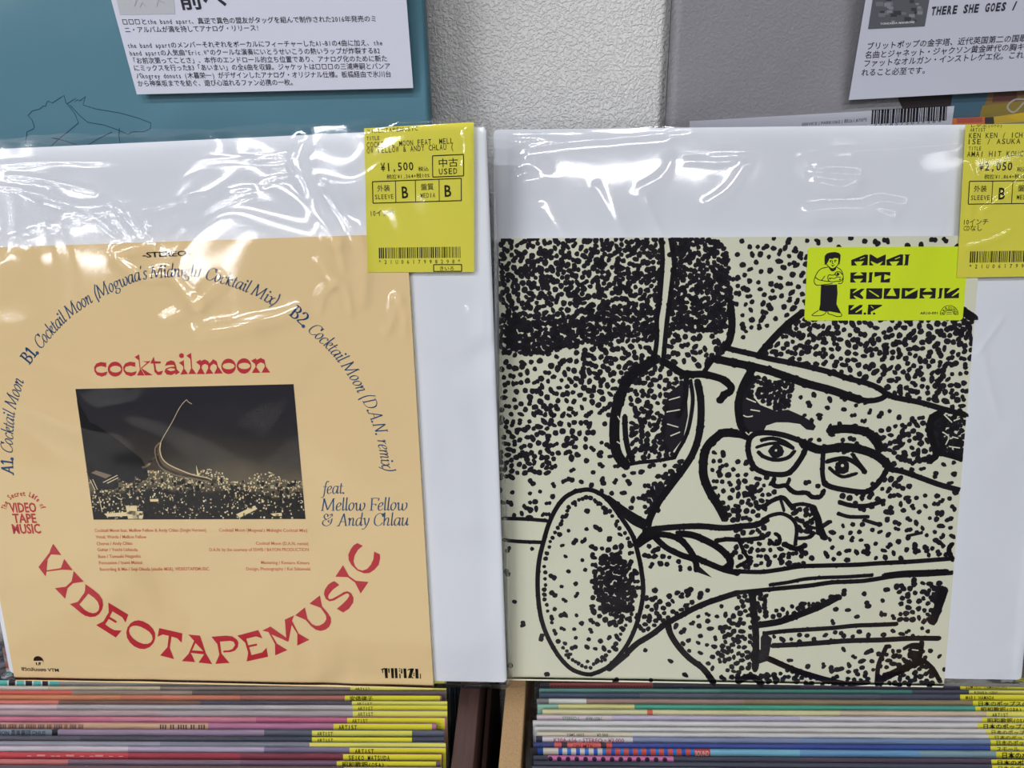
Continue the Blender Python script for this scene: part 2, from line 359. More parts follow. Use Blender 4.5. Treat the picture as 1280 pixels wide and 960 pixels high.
def price_sticker(S, parent, quad, artist, title, price, tax, extra, cut=None, w=.0006):
    """yellow price label; quad = photo positions of its corners TL, TR, BR, BL"""
    Q = [S.px(x, y, w) for x, y in quad]; c = np.array(quad, float)
    def at(s, t):       # s, t in label units: 0..137 across, 0..188 down
        s /= 137; t /= 188
        p = (c[0] * (1 - s) + c[1] * s) * (1 - t) + (c[3] * (1 - s) + c[2] * s) * t; return tuple(p)
    g = Geo(); slab(g, [Q[3], Q[2], Q[1], Q[0]], w - .00012, w, YELLOW); st = g.obj('price_sticker', parent); tag(st, 'yellow price sticker')
    g = Geo(); z = w + .00012
    T = lambda s, x0, x1, y, h, b=0: text(g, S, s, at(x0, y), at(x1, y), h, z, STICKER_INK, b + .007, mono=True)
    def frame(x0, y0, x1, y1, k=.9):
        for a, b in (((x0, y0), (x1, y0)), ((x1, y0), (x1, y1)), ((x1, y1), (x0, y1)), ((x0, y1), (x0, y0))):
            ribbon(g, [S.px(*at(*a), z), S.px(*at(*b), z)], k * .00055, z, STICKER_INK)
    for a in artist: T(*a)
    for a in title: T(*a)
    T(price, 20, 61, 57, 10.5, .008); T('税込', 67, 80, 58.5, 4.6); T(tax, 27, 81, 67, 4.6)
    frame(85, 40, 124, 67); T('中古', 93, 117, 54, 8.6); T('USED', 93, 116, 64, 7.5, .008)
    frame(9, 70, 121, 98); 
    for x in (38, 63, 93): ribbon(g, [S.px(*at(x, 70), z), S.px(*at(x, 98), z)], .0004, z, STICKER_INK)
    T('外装', 15, 31, 82.5, 6.4); T('SLEEVE', 12, 35, 93, 6); T('B', 46, 54, 92.5, 15, .012); T('盤質', 70, 86, 82.5, 6.4); T('MEDIA', 69, 88, 93, 6); T('B', 100, 108.5, 92.5, 15, .012)
    for a in extra: T(*a)
    x = 15.; rb = random.Random(5)
    while x < 120:
        b = rb.choice((.8, .8, 1.7)); p = [S.px(*at(x, 156), z), S.px(*at(x + b, 156), z), S.px(*at(x + b, 170), z), S.px(*at(x, 170), z)]
        poly(g, p[::-1], z, STICKER_INK); x += b + rb.choice((.8, .8, 1.5))
    T('* 2 1 U 0 6 1 7 9 9 8 2 9 8 *', 15, 119, 177, 5); frame(85, 178.5, 121, 187); T('きいろ', 93, 111, 185.6, 4.4)
    g.obj('label_print', st)
    return st

def display_record(name, S, card, jacket_mat, edge_mat, label):
    root = empty(name, S.shifted(0, -.1285)); root['label'] = label; root['category'] = 'record'
    return root

# local frame of a displayed record: origin at the middle of the 10 inch jacket's lower edge
def rec_surf(center, normal, ex):
    n = -np.array(normal); ex = np.array(ex); ey = np.cross(n, ex); S = Surf(np.array(center) + CAM, ex, ey)
    return S.shifted(0, -.1285)
SL = rec_surf((-.2055, .3385, -.2031), (.0102, .9786, -.2055), (.9998, -.0062, .0205))
SR = rec_surf((.0922, .3630, -.2097), (-.0342, .9629, -.2676), (.9994, .0314, -.0148))

# ---- left: cream jacket
left = empty('framed_record', SL); left.name = 'sleeved_record'
tag(left, 'record in a cream jacket with red and blue titles, in a clear plastic sleeve', 'record')
g = Geo(); slab(g, rounded(-.134, .0028, .1708, .3072, .0025), -.0052, -.0034, CARD); o = g.obj('backing_card', left); o['label'] = 'white backing card'
CREAM = paper((243, 212, 158), .55, noise=.015)
g = Geo(); slab(g, rounded(-.1285, 0, .1285, .257, .0012), -.0030, 0, CREAM, paper((196, 178, 140))); jl = g.obj('jacket', left, bevel=.0004); jl['label'] = 'cream printed jacket'
HALO = paper((244, 202, 170), .55)
def px_poly(g, S, x0, y0, s, pts, w, mat, holes=()):
    cv = lambda L: [S.px(x0 + x * s, y0 + y * s, w) for x, y in L]
    poly(g, cv(pts), w, mat, [cv(h) for h in holes])
def ell(cx, cy, rx, ry, n=24): return [(cx + rx * math.cos(i * 2 * math.pi / n), cy + ry * math.sin(i * 2 * math.pi / n)) for i in range(n)]
LT = [  # arc title, one entry per letter: crop corner, outline, holes
 (40, 660, [(280,210),(390,362),(252,352),(207,420),(192,565),(385,535),(428,412),(540,563),(400,556),(190,583),(180,645),(85,520),(232,330),(245,290)], []),
 (40, 660, [(555,575),(690,717),(545,738),(472,805),(440,942),(305,803),(450,782),(527,712)], []),
 (80, 720, [(285,108),(400,190),(470,250),(510,315),(520,385),(505,450),(470,505),(420,540),(350,548),(280,530),(220,490),(150,430),(78,375),(185,343),(270,225),(280,190)], [[(325,235),(400,290),(450,345),(470,400),(462,455),(430,488),(385,497),(330,485),(270,450),(203,380),(250,325)]]),
 (80, 720, [(590,355),(855,515),(820,618),(775,550),(645,470),(608,545),(705,605),(690,628),(595,572),(548,645),(600,685),(670,722),(768,728),(690,820),(428,655),(525,605),(595,485)], []),
 (150, 750, [(245,270),(310,285),(380,325),(435,380),(465,440),(468,510),(445,575),(400,625),(330,655),(260,650),(190,620),(130,565),(92,500),(83,430),(100,365),(140,310),(190,280)], [[(215,343),(270,355),(330,385),(390,425),(425,470),(435,520),(415,560),(370,585),(310,585),(240,560),(175,515),(135,465),(118,415),(130,370),(165,348)]]),
 (150, 750, [(522,375),(830,445),(820,568),(760,510),(685,488),(662,640),(718,788),(535,740),(632,628),(650,478),(570,460),(500,490)], []),
 (150, 750, [(910,460),(1065,475),(1145,715),(1228,855),(1047,835),(1120,725),(940,705),(1000,828),(823,815),(915,715),(988,545)], [[(1005,572),(1110,682),(960,672)]]),
 (230, 765, [(365,330),(560,315),(640,325),(700,365),(725,410),(715,470),(680,515),(620,535),(525,540),(525,515),(600,512),(650,490),(680,440),(665,400),(620,385),(478,395),(497,555),(605,680),(418,692),(470,570),(445,430)], []),
 (230, 765, [(710,315),(990,240),(1045,352),(960,325),(830,358),(855,445),(970,422),(975,448),(868,470),(898,575),(1040,540),(1100,475),(1118,598),(835,660),(855,545),(815,410)], []),
 (300, 730, [(295,622),(405,567),(615,715),(597,475),(722,418),(692,490),(780,660),(925,745),(762,822),(765,665),(688,545),(648,762),(632,768),(420,672),(490,795),(630,882),(470,952),(465,800),(378,640)], []),
 (300, 730, [(735,418),(865,312),(900,465),(960,535),(1010,558),(1060,555),(1120,520),(1150,470),(1145,420),(1075,318),(925,262),(1065,152),(1095,300),(1170,385),(1210,450),(1215,510),(1190,570),(1140,610),(1075,627),(1010,610),(950,565),(875,480)], []),
 (380, 670, [(405,602),(470,652),(385,715),(335,775),(320,815),(335,843),(375,838),(470,785),(530,748),(580,737),(630,763),(660,825),(655,890),(600,970),(523,1020),(437,970),(510,910),(575,845),(605,795),(590,768),(560,768),(470,818),(400,860),(340,872),(290,840),(265,775),(275,720),(320,650),(370,615)], []),
 (380, 670, [(520,388),(600,535),(690,597),(860,612),(755,768),(680,620),(585,550),(418,543)], []),
 (380, 670, [(710,95),(785,130),(720,185),(675,260),(660,340),(680,400),(720,445),(780,462),(840,440),(890,385),(925,310),(935,208),(1012,245),(1015,300),(995,385),(940,450),(870,495),(800,498),(710,460),(630,385),(595,320),(590,250),(620,180),(660,125)], []),
]
CM = [
 (110, 430, [(170,240),(240,250),(240,310),(175,293),(110,310),(98,345),(125,375),(185,385),(258,368),(240,415),(185,437),(120,415),(85,365),(80,310),(110,262)], []),
 (110, 430, ell(360, 335, 97, 100), [ell(365, 335, 75, 45)]),
 (110, 430, [(558,235),(628,245),(628,305),(563,288),(498,305),(486,340),(513,370),(573,380),(646,363),(628,410),(573,432),(508,410),(473,360),(468,305),(498,257)], []),
 (110, 430, [(620,175),(680,138),(697,325),(755,420),(652,420),(690,345),(675,215)], []),
 (110, 430, [(725,232),(835,228),(715,325),(862,415),(765,420),(705,320),(785,250)], []),
 (110, 430, [(835,245),(875,170),(890,230),(968,232),(968,260),(893,262),(905,340),(935,372),(1000,355),(975,410),(930,415),(885,370),(872,262),(835,262)], []),
 (110, 430, [(1025,290),(1050,240),(1105,217),(1150,232),(1172,290),(1182,335),(1222,378),(1168,412),(1165,390),(1110,415),(1050,408),(1020,370),(1035,328),(1095,305),(1158,300),(1140,280),(1090,280)], [[(1045,340),(1100,320),(1158,330),(1158,352),(1100,362)]]),
 (220, 430, ell(72, 155, 33, 33, 14), []),
 (220, 430, [(40,250),(103,215),(108,325),(160,400),(58,408),(98,330),(92,295)], []),
 (220, 430, [(138,155),(200,118),(212,320),(270,398),(165,402),(200,325),(190,200)], []),
 (220, 430, [(265,242),(325,208),(332,225),(385,205),(430,230),(445,260),(495,203),(540,230),(558,300),(622,392),(508,397),(545,320),(540,285),(500,262),(462,290),(450,330),(497,395),(392,400),(430,320),(425,285),(390,265),(350,280),(338,320),(385,400),(275,402),(320,320),(318,285)], []),
 (220, 430, ell(700, 298, 97, 103), [ell(700, 295, 80, 42)]),
 (220, 430, ell(905, 293, 97, 103), [ell(910, 292, 80, 42)]),
 (220, 430, [(1000,222),(1065,190),(1072,212),(1130,185),(1180,210),(1195,295),(1255,380),(1140,383),(1185,300),(1175,265),(1130,245),(1085,270),(1070,310),(1125,383),(1010,385),(1060,305),(1055,270)], []),
]
Z1, Z2, Z3 = .00012, .00020, .00028
g = Geo()
for x0, y0, pts, holes in LT: px_poly(g, SL, x0, y0, .09375, pts, Z2, RED, holes)
g.obj('arc_title', jl)['label'] = 'red wedge-serif arc title'
g = Geo()
for x0, y0, pts, holes in CM: px_poly(g, SL, x0, y0, .09375, pts, Z2, RED, holes)
g.obj('straight_title', jl)['label'] = 'red small-letter title'
g = Geo()
pen_text(g, SL, 'A1. Cocktail Moon', [(16.5, 593), (15.5, 565), (17, 535), (20, 510), (30, 476)], 15, Z2, BLUE, bold_head=3)
pen_text(g, SL, "B1. Cocktail Moon (Mogwaa's Midnight Cocktail Mix)", [(36.5, 456), (54, 433), (85, 400), (119, 376), (170, 352), (205, 347), (245, 347), (285, 357), (318, 370), (344, 384)], 16, Z2, BLUE, bold_head=3)
pen_text(g, SL, 'B2. Cocktail Moon (D.A.N. remix)', [(361, 393), (375, 405), (389, 418), (411, 439), (424, 455), (437, 473), (449, 495), (456, 507), (464, 526), (470, 545), (475, 570), (478, 590)], 16, Z2, BLUE, bold_head=3)
pen_text(g, SL, 'feat.', [(403, 617.5), (432, 617)], 15, Z2, BLUE, slant=.16)
pen_text(g, SL, 'Mellow Fellow', [(403, 638.5), (509, 638)], 15.5, Z2, BLUE, slant=.16)
pen_text(g, SL, '& Andy Chlau', [(402, 657.5), (511, 657)], 15.5, Z2, BLUE, slant=.16)
g.obj('track_lettering', jl)['label'] = 'blue italic lettering'
g = Geo()
for t, p, q in (('Cocktail Moon feat. Mellow Fellow & Andy Chlau (Single Version)', (118.5, 665), (258, 664.5)), ('Vocal, Words / Mellow Fellow', (120, 673), (183, 673)), ('Chorus / Andy Chlau', (121, 681.5), (165.5, 681)),
                ('Guitar / Yuichi Ushioda', (122, 689), (172, 689)), ('Bass / Tamaaki Nagaoka', (123, 697.5), (176, 697)), ('Percussion / Izumi Matsui', (124, 705.5), (178, 705)),
                ('Recording & Mix / Seiji Okuda (studio MSR), VIDEOTAPEMUSIC', (125, 713.5), (261.5, 713)), ("Cocktail Moon (Mogwaa's Midnight Cocktail Mix)", (274, 664.5), (384, 665)),
                ('Cocktail Moon (D.A.N. remix)', (320, 681), (385.5, 681.5)), ('D.A.N. by the courtesy of SSWB / BAYON PRODUCTION', (262, 689), (386, 689)), ('Mastering / Kentaro Kimura', (326.5, 705), (387, 705.5)),
                ('Design, Photography / Kei Sakawaki', (308, 713), (388, 713))):
    text(g, SL, t, p, q, 4.2, Z2, CREDIT, .006)
g.obj('credits', jl)['label'] = 'small reddish credits'
g = Geo()
text(g, SL, 'VIDEO', (12.8, 640.5), (46, 640), 12, Z2, RED, .025); text(g, SL, 'TAPE', (17, 653.5), (46, 653.3), 11.5, Z2, RED, .025); text(g, SL, 'MUSIC', (16.5, 667), (51.5, 666.5), 12, Z2, RED, .025)
pth = smooth_path([(7.5, 638), (10, 630), (14, 624), (22, 620.5), (33, 620), (38, 621.5), (43, 624.5), (47, 628), (52, 637)], 6)
s = 'The Secret Life of'; tot = [0]
for a, b in zip(pth, pth[1:]): tot.append(tot[-1] + math.dist(a, b))
def along(d):
    for i in range(len(pth) - 1):
        if tot[i + 1] >= d or i == len(pth) - 2:
            f = (d - tot[i]) / (tot[i + 1] - tot[i]); return tuple(pth[i][k] + (pth[i + 1][k] - pth[i][k]) * f for k in (0, 1))
for i, ch in enumerate(s):
    if ch != ' ': text(g, SL, ch, along(tot[-1] * (i + .08) / len(s)), along(tot[-1] * (i + .9) / len(s)), 6.5, Z2, RED, .02)
g.obj('round_logo', jl)['label'] = 'small red round logo'
g = Geo(); text(g, SL, '-STEREO-', (178.5, 322), (238, 319.5), 6.6, Z2, BLACK, .025)
g.obj('stereo_line', jl)['label'] = 'black stereo line'; g = Geo()
disc(g, SL.px(48, 826, Z2), .0031, .0031, Z2, BLACK, 20)
px_poly(g, SL, 20, 810, .09375, [(236,172),(350,170),(365,185),(360,225),(320,235),(300,225),(262,232),(240,200)], Z3, CREAM)
px_poly(g, SL, 20, 810, .09375, [(262,190),(275,190),(285,228),(270,228)], Z3 + .0001, BLACK); px_poly(g, SL, 20, 810, .09375, [(300,190),(330,190),(325,228),(315,228),(312,200),(306,228),(298,226)], Z3 + .0001, BLACK)
text(g, SL, 'ชีวิตลับของ VTM', (27, 838.3), (73.5, 839.8), 4, Z2, BLACK, .02)
g.obj('head_mark', jl)['label'] = 'round black label mark'; g = Geo()
for p in ([(260,195),(310,195),(318,355),(275,355)], [(365,195),(410,195),(415,355),(375,355)], [(425,195),(465,195),(475,355),(435,355)], [(565,200),(610,200),(620,355),(575,355)], [(680,200),(735,200),(690,355),(640,355)],
          [(755,205),(800,205),(810,360),(762,360)], [(200,215),(262,190),(262,212),(240,225),(242,270),(225,270),(225,225)], [(320,200),(345,200),(345,270),(328,270)], [(500,280),(520,290),(522,355),(502,355)],
          [(530,200),(545,205),(552,275),(525,280)], [(625,232),(650,205),(690,205),(690,222)], [(695,315),(728,355),(700,358)], [(830,285),(845,280),(848,362),(832,362)]):
    px_poly(g, SL, 460, 820, .078125, p, Z2, BLACK)
for x, y in ((505, 206), (505, 240), (735, 278), (735, 310)): px_poly(g, SL, 460, 820, .078125, ell(x, y, 11, 11, 10), Z2, BLACK)
g.obj('bar_mark', jl)['label'] = 'black label mark of slanted bars'

# the night view printed on the cream jacket
def photo_mat():
    m = bpy.data.materials.new('printed_night_sky'); m.use_nodes = True; nt = m.node_tree; N = nt.nodes; Lk = nt.links; b = N['Principled BSDF']
    b.inputs['Roughness'].default_value = .6; b.inputs['Specular IOR Level'].default_value = .06
    tc = N.new('ShaderNodeTexCoord'); sp = N.new('ShaderNodeSeparateXYZ'); rp = N.new('ShaderNodeValToRGB'); mr = N.new('ShaderNodeMapRange')
    n = N.new('ShaderNodeTexNoise'); n.inputs['Scale'].default_value = 28; n.inputs['Detail'].default_value = 3; mm = N.new('ShaderNodeMath'); mm.operation = 'MULTIPLY_ADD'; mm.inputs[1].default_value = .35; mm.inputs[2].default_value = -.17
    ad = N.new('ShaderNodeMath'); ad.operation = 'ADD'
    mr.inputs['From Min'].default_value = .0975; mr.inputs['From Max'].default_value = .176
    Lk.new(tc.outputs['Object'], sp.inputs[0]); Lk.new(sp.outputs['Y'], mr.inputs['Value']); Lk.new(tc.outputs['Object'], n.inputs['Vector']); Lk.new(n.outputs['Fac'], mm.inputs[0])
    Lk.new(mr.outputs[0], ad.inputs[0]); Lk.new(mm.outputs[0], ad.inputs[1]); Lk.new(ad.outputs[0], rp.inputs[0])
    els = rp.color_ramp.elements; els[0].position = 0; els[0].color = (*lin((26, 24, 26)), 1); els[1].position = 1; els[1].color = (*lin((42, 40, 48)), 1)
    for p, c in ((.28, (30, 28, 30)), (.34, (110, 98, 78)), (.5, (74, 67, 59)), (.75, (48, 45, 48))):
        e = els.new(p); e.color = (*lin(c), 1)
    Lk.new(rp.outputs['Color'], b.inputs['Base Color']); return m
g = Geo(); PQ = [(94.3, 486.3), (367, 480.2), (382, 648.8), (117, 649.6)]
poly(g, [SL.px(*p, Z1) for p in PQ[::-1]], Z1, photo_mat()); NP = g.obj('night_photograph', jl); NP['label'] = 'dark night city photograph'
g = Geo(); rp = random.Random(3); lights = [paper(c, .5) for c in ((226, 206, 158), (190, 170, 126), (120, 108, 84), (238, 226, 190))]
for _ in range(1900):
    t = rp.random(); x = rp.uniform(112, 380); hz = 592 + 6 * math.sin(x * .09) + (4 if x > 280 else 0); y = hz + (650 - hz) * t ** 1.25
    lim = 94.3 + (y - 486) * .139 + 1; r_ = 367 + (y - 480) * .089 - 1
    if x < lim or x > r_ or y > 648: continue
    dens = (1.25 if x < 285 else .95) * (1 - .72 * t) * (.35 if 612 < y < 634 and 180 < x < 290 else 1)
    if rp.random() > dens: continue
    sx = rp.uniform(.35, 1.15); sy = rp.uniform(.35, 1.3); q = [SL.px(x - sx, y + sy, Z2), SL.px(x + sx, y + sy, Z2), SL.px(x + sx, y - sy, Z2), SL.px(x - sx, y - sy, Z2)]
    g.add([(*p, Z2) for p in q], [(0, 1, 2, 3)], rp.choice(lights))
for pts in ([(157, 632), (171, 632), (172, 648.5), (160, 648.5)], [(165, 639), (181, 639), (178, 648.5), (166, 648.5)], [(295, 643), (318, 632), (322, 636), (300, 647)], [(338, 642), (352, 641), (353, 645), (342, 645)], [(130, 642), (160, 640), (160, 645), (134, 646)], [(187, 624), (198, 623.5), (198, 627), (188, 627)], [(245, 581), (248.5, 592), (252, 601), (247, 601)]):
    poly(g, [SL.px(*p, Z3) for p in pts], Z3, lights[0])
for _ in range(260):
    x = rp.uniform(125, 378); y = rp.uniform(600, 647); sx = rp.uniform(.8, 2.4); sy = rp.uniform(.8, 3)
    g.add([(*SL.px(x + a * sx, y + b * sy, Z3), Z3) for a, b in ((-1, 1), (1, 1), (1, -1), (-1, -1))], [(0, 1, 2, 3)], BLACK)
g.obj('city_lights', NP)['label'] = 'cream city lights'
g = Geo(); z = Z3 + .0001
px = lambda L: [SL.px(x, y, z) for x, y in L]
GLOVE = paper((24, 22, 26), .6, .04); BRASS = paper((120, 106, 88), .5); BRASSL = paper((196, 178, 144), .5); BRD = paper((58, 48, 40), .5)
poly(g, px([(96, 500), (112, 528), (122, 532), (150, 552), (176, 573), (184, 586), (185.5, 596), (181, 601), (174, 599), (169, 595), (168, 602), (162, 604.5), (156, 602), (150, 598), (140, 601), (128, 596), (112, 590), (109, 588)]), z, GLOVE)
poly(g, px([(108, 589), (112, 590), (146, 598), (148, 609), (142, 612), (128, 611), (121, 618), (118, 612)]), z, GLOVE)
poly(g, px([(176, 583), (186, 577), (196, 566), (201, 578), (207, 588), (186, 588), (180, 588)]), z, BRD)
ribbon(g, px(smooth_path([(178, 585), (188, 579), (197, 567)])), .0012, z, BRASSL)
poly(g, px([(200,553),(194,561),(196,575),(203,586),(222,595),(245,599),(266,602.5),(262,598),(240,592),(222,585),(210,579),(203,572),(201,563)]), z, paper((92, 78, 60), .5))
ribbon(g, px(smooth_path([(200, 553), (194.5, 560), (196, 574), (204, 585), (220, 592), (240, 597), (258, 600), (270, 602)])), .0022, z, BRD)
ribbon(g, px(smooth_path([(200, 553), (194, 561), (196, 575), (203, 586), (220, 594), (240, 598), (262, 602)])), .0007, z + .0001, BRASS)
ribbon(g, px(smooth_path([(201, 553), (200, 563), (203, 573), (210, 580), (222, 586), (240, 593), (258, 597), (265, 600)])), .0006, z + .0001, BRASSL)
ribbon(g, px(smooth_path([(201, 553), (205, 545), (215, 528), (225, 509), (233, 500), (235, 502), (240, 505)])), .0003, z + .0001, BRASSL)
for a, b in (((113, 600), (119, 613)), ((116, 599), (122, 612)), ((129, 603), (147, 594)), ((134, 604), (148, 597)), ((124, 622), (128, 640))): ribbon(g, px([a, b]), .0005, z + .0001, BRASSL)
poly(g, px([(114, 591), (120, 588), (140, 594), (132, 598)]), z + .0001, BRASS)
g.obj('horn_picture', NP)['label'] = 'gloved hand and horn'

price_sticker(SL, left, [(455, 160.5), (592.3, 152.5), (592.6, 340), (459.5, 340.5)],
    [('VIDEOTAPEMUSIC', 4, 67, 6.6, 5.4)], [('TITLE', 3, 19, 16, 5), ('COCKTAIL MOON FEAT. MELL', 3, 111, 25.5, 7.2), ('OW FELLOW & ANDY CHLAU (', 3, 111, 33, 7.2)],
    '¥1,500', '税抜¥1,364+税10%', [('10インチ', 6, 36, 114.5, 6.5)])

LC = [  # creases of the left sleeve: path, height, width
 ([(0, 207), (70, 202), (170, 203), (240, 201), (330, 200)], .0005, .0009), ([(11, 220), (30, 221), (75, 228), (120, 239)], .0006, .0009), ([(0, 233), (30, 237), (55, 241)], .0006, .0008),
 ([(35, 240), (70, 250), (100, 258), (135, 257)], .0010, .0015), ([(95, 256), (125, 275), (150, 294)], .0006, .0009), ([(131, 248), (150, 275), (168, 300)], .0006, .0008), ([(138, 254), (160, 268), (187, 301)], .0006, .0008),
 ([(0, 303), (60, 282), (135, 257)], .0004, .0006), ([(0, 305), (90, 280), (165, 265)], .0004, .0006), ([(185, 261), (240, 248), (310, 239)], .0005, .0007), ([(190, 283), (220, 270), (255, 263), (275, 252), (315, 241)], .0011, .0018),
 ([(378, 180), (372, 205), (388, 245), (410, 285), (418, 300)], .0016, .0042), ([(405, 230), (425, 265), (444, 290)], .0008, .0012), ([(418, 300), (425, 335)], .0008, .0016), ([(445, 290), (452, 330), (450, 375)], .0014, .0034),
 ([(186, 306), (148, 318), (160, 335), (185, 347), (215, 345), (245, 380)], .0014, .0030), ([(245, 380), (275, 352)], .0013, .0036), ([(208, 400), (222, 392)], .0012, .0030), ([(248, 415), (280, 412), (345, 398), (372, 388)], .0015, .0042),
 ([(398, 328), (408, 345), (414, 352), (400, 368), (395, 388)], .0010, .0022), ([(414, 352), (428, 360), (434, 390)], .0010, .0020), ([(494, 372), (484, 405), (478, 416)], .0010, .0022), ([(496, 372), (502, 395), (501, 420)], .0009, .0018),
 ([(330, 232), (345, 224), (370, 222)], .0006, .0010), ([(320, 199), (365, 197)], .0006, .0010), ([(583, 165), (584, 190), (580, 210), (583, 255)], .0007, .0010), ([(590, 160), (578, 172)], .0006, .0008),
 ([(600, 165), (603, 190), (606, 240), (617, 470), (632, 840)], .0006, .0008), ([(455, 170), (520, 160), (585, 156)], .0005, .0008), ([(588, 385), (590, 410)], .0012, .0022), ([(0, 450), (60, 455), (110, 470), (160, 490)], .0004, .0030)]
sheet_film('plastic_sleeve', SL, -.1385, .1738, -.0005, .3100, .0014, left, 11, LC)['label'] = 'clear creased outer sleeve'

# ---- right: stippled black and cream jacket
right = empty('sleeved_record', SR)
tag(right, 'record in a black and cream stippled portrait jacket with a neon label, plastic sleeved', 'record')
g = Geo(); slab(g, rounded(-.131, .0036, .1742, .3146, .0025), -.0052, -.0034, CARD); g.obj('backing_card', right)['label'] = 'white backing card'
STONE = paper((198, 198, 176), .6, noise=.03)
g = Geo(); slab(g, rounded(-.1285, 0, .1285, .257, .0012), -.0030, 0, STONE, paper((176, 176, 160))); jr = g.obj('jacket', right, bevel=.0004); jr['label'] = 'stippled portrait jacket'

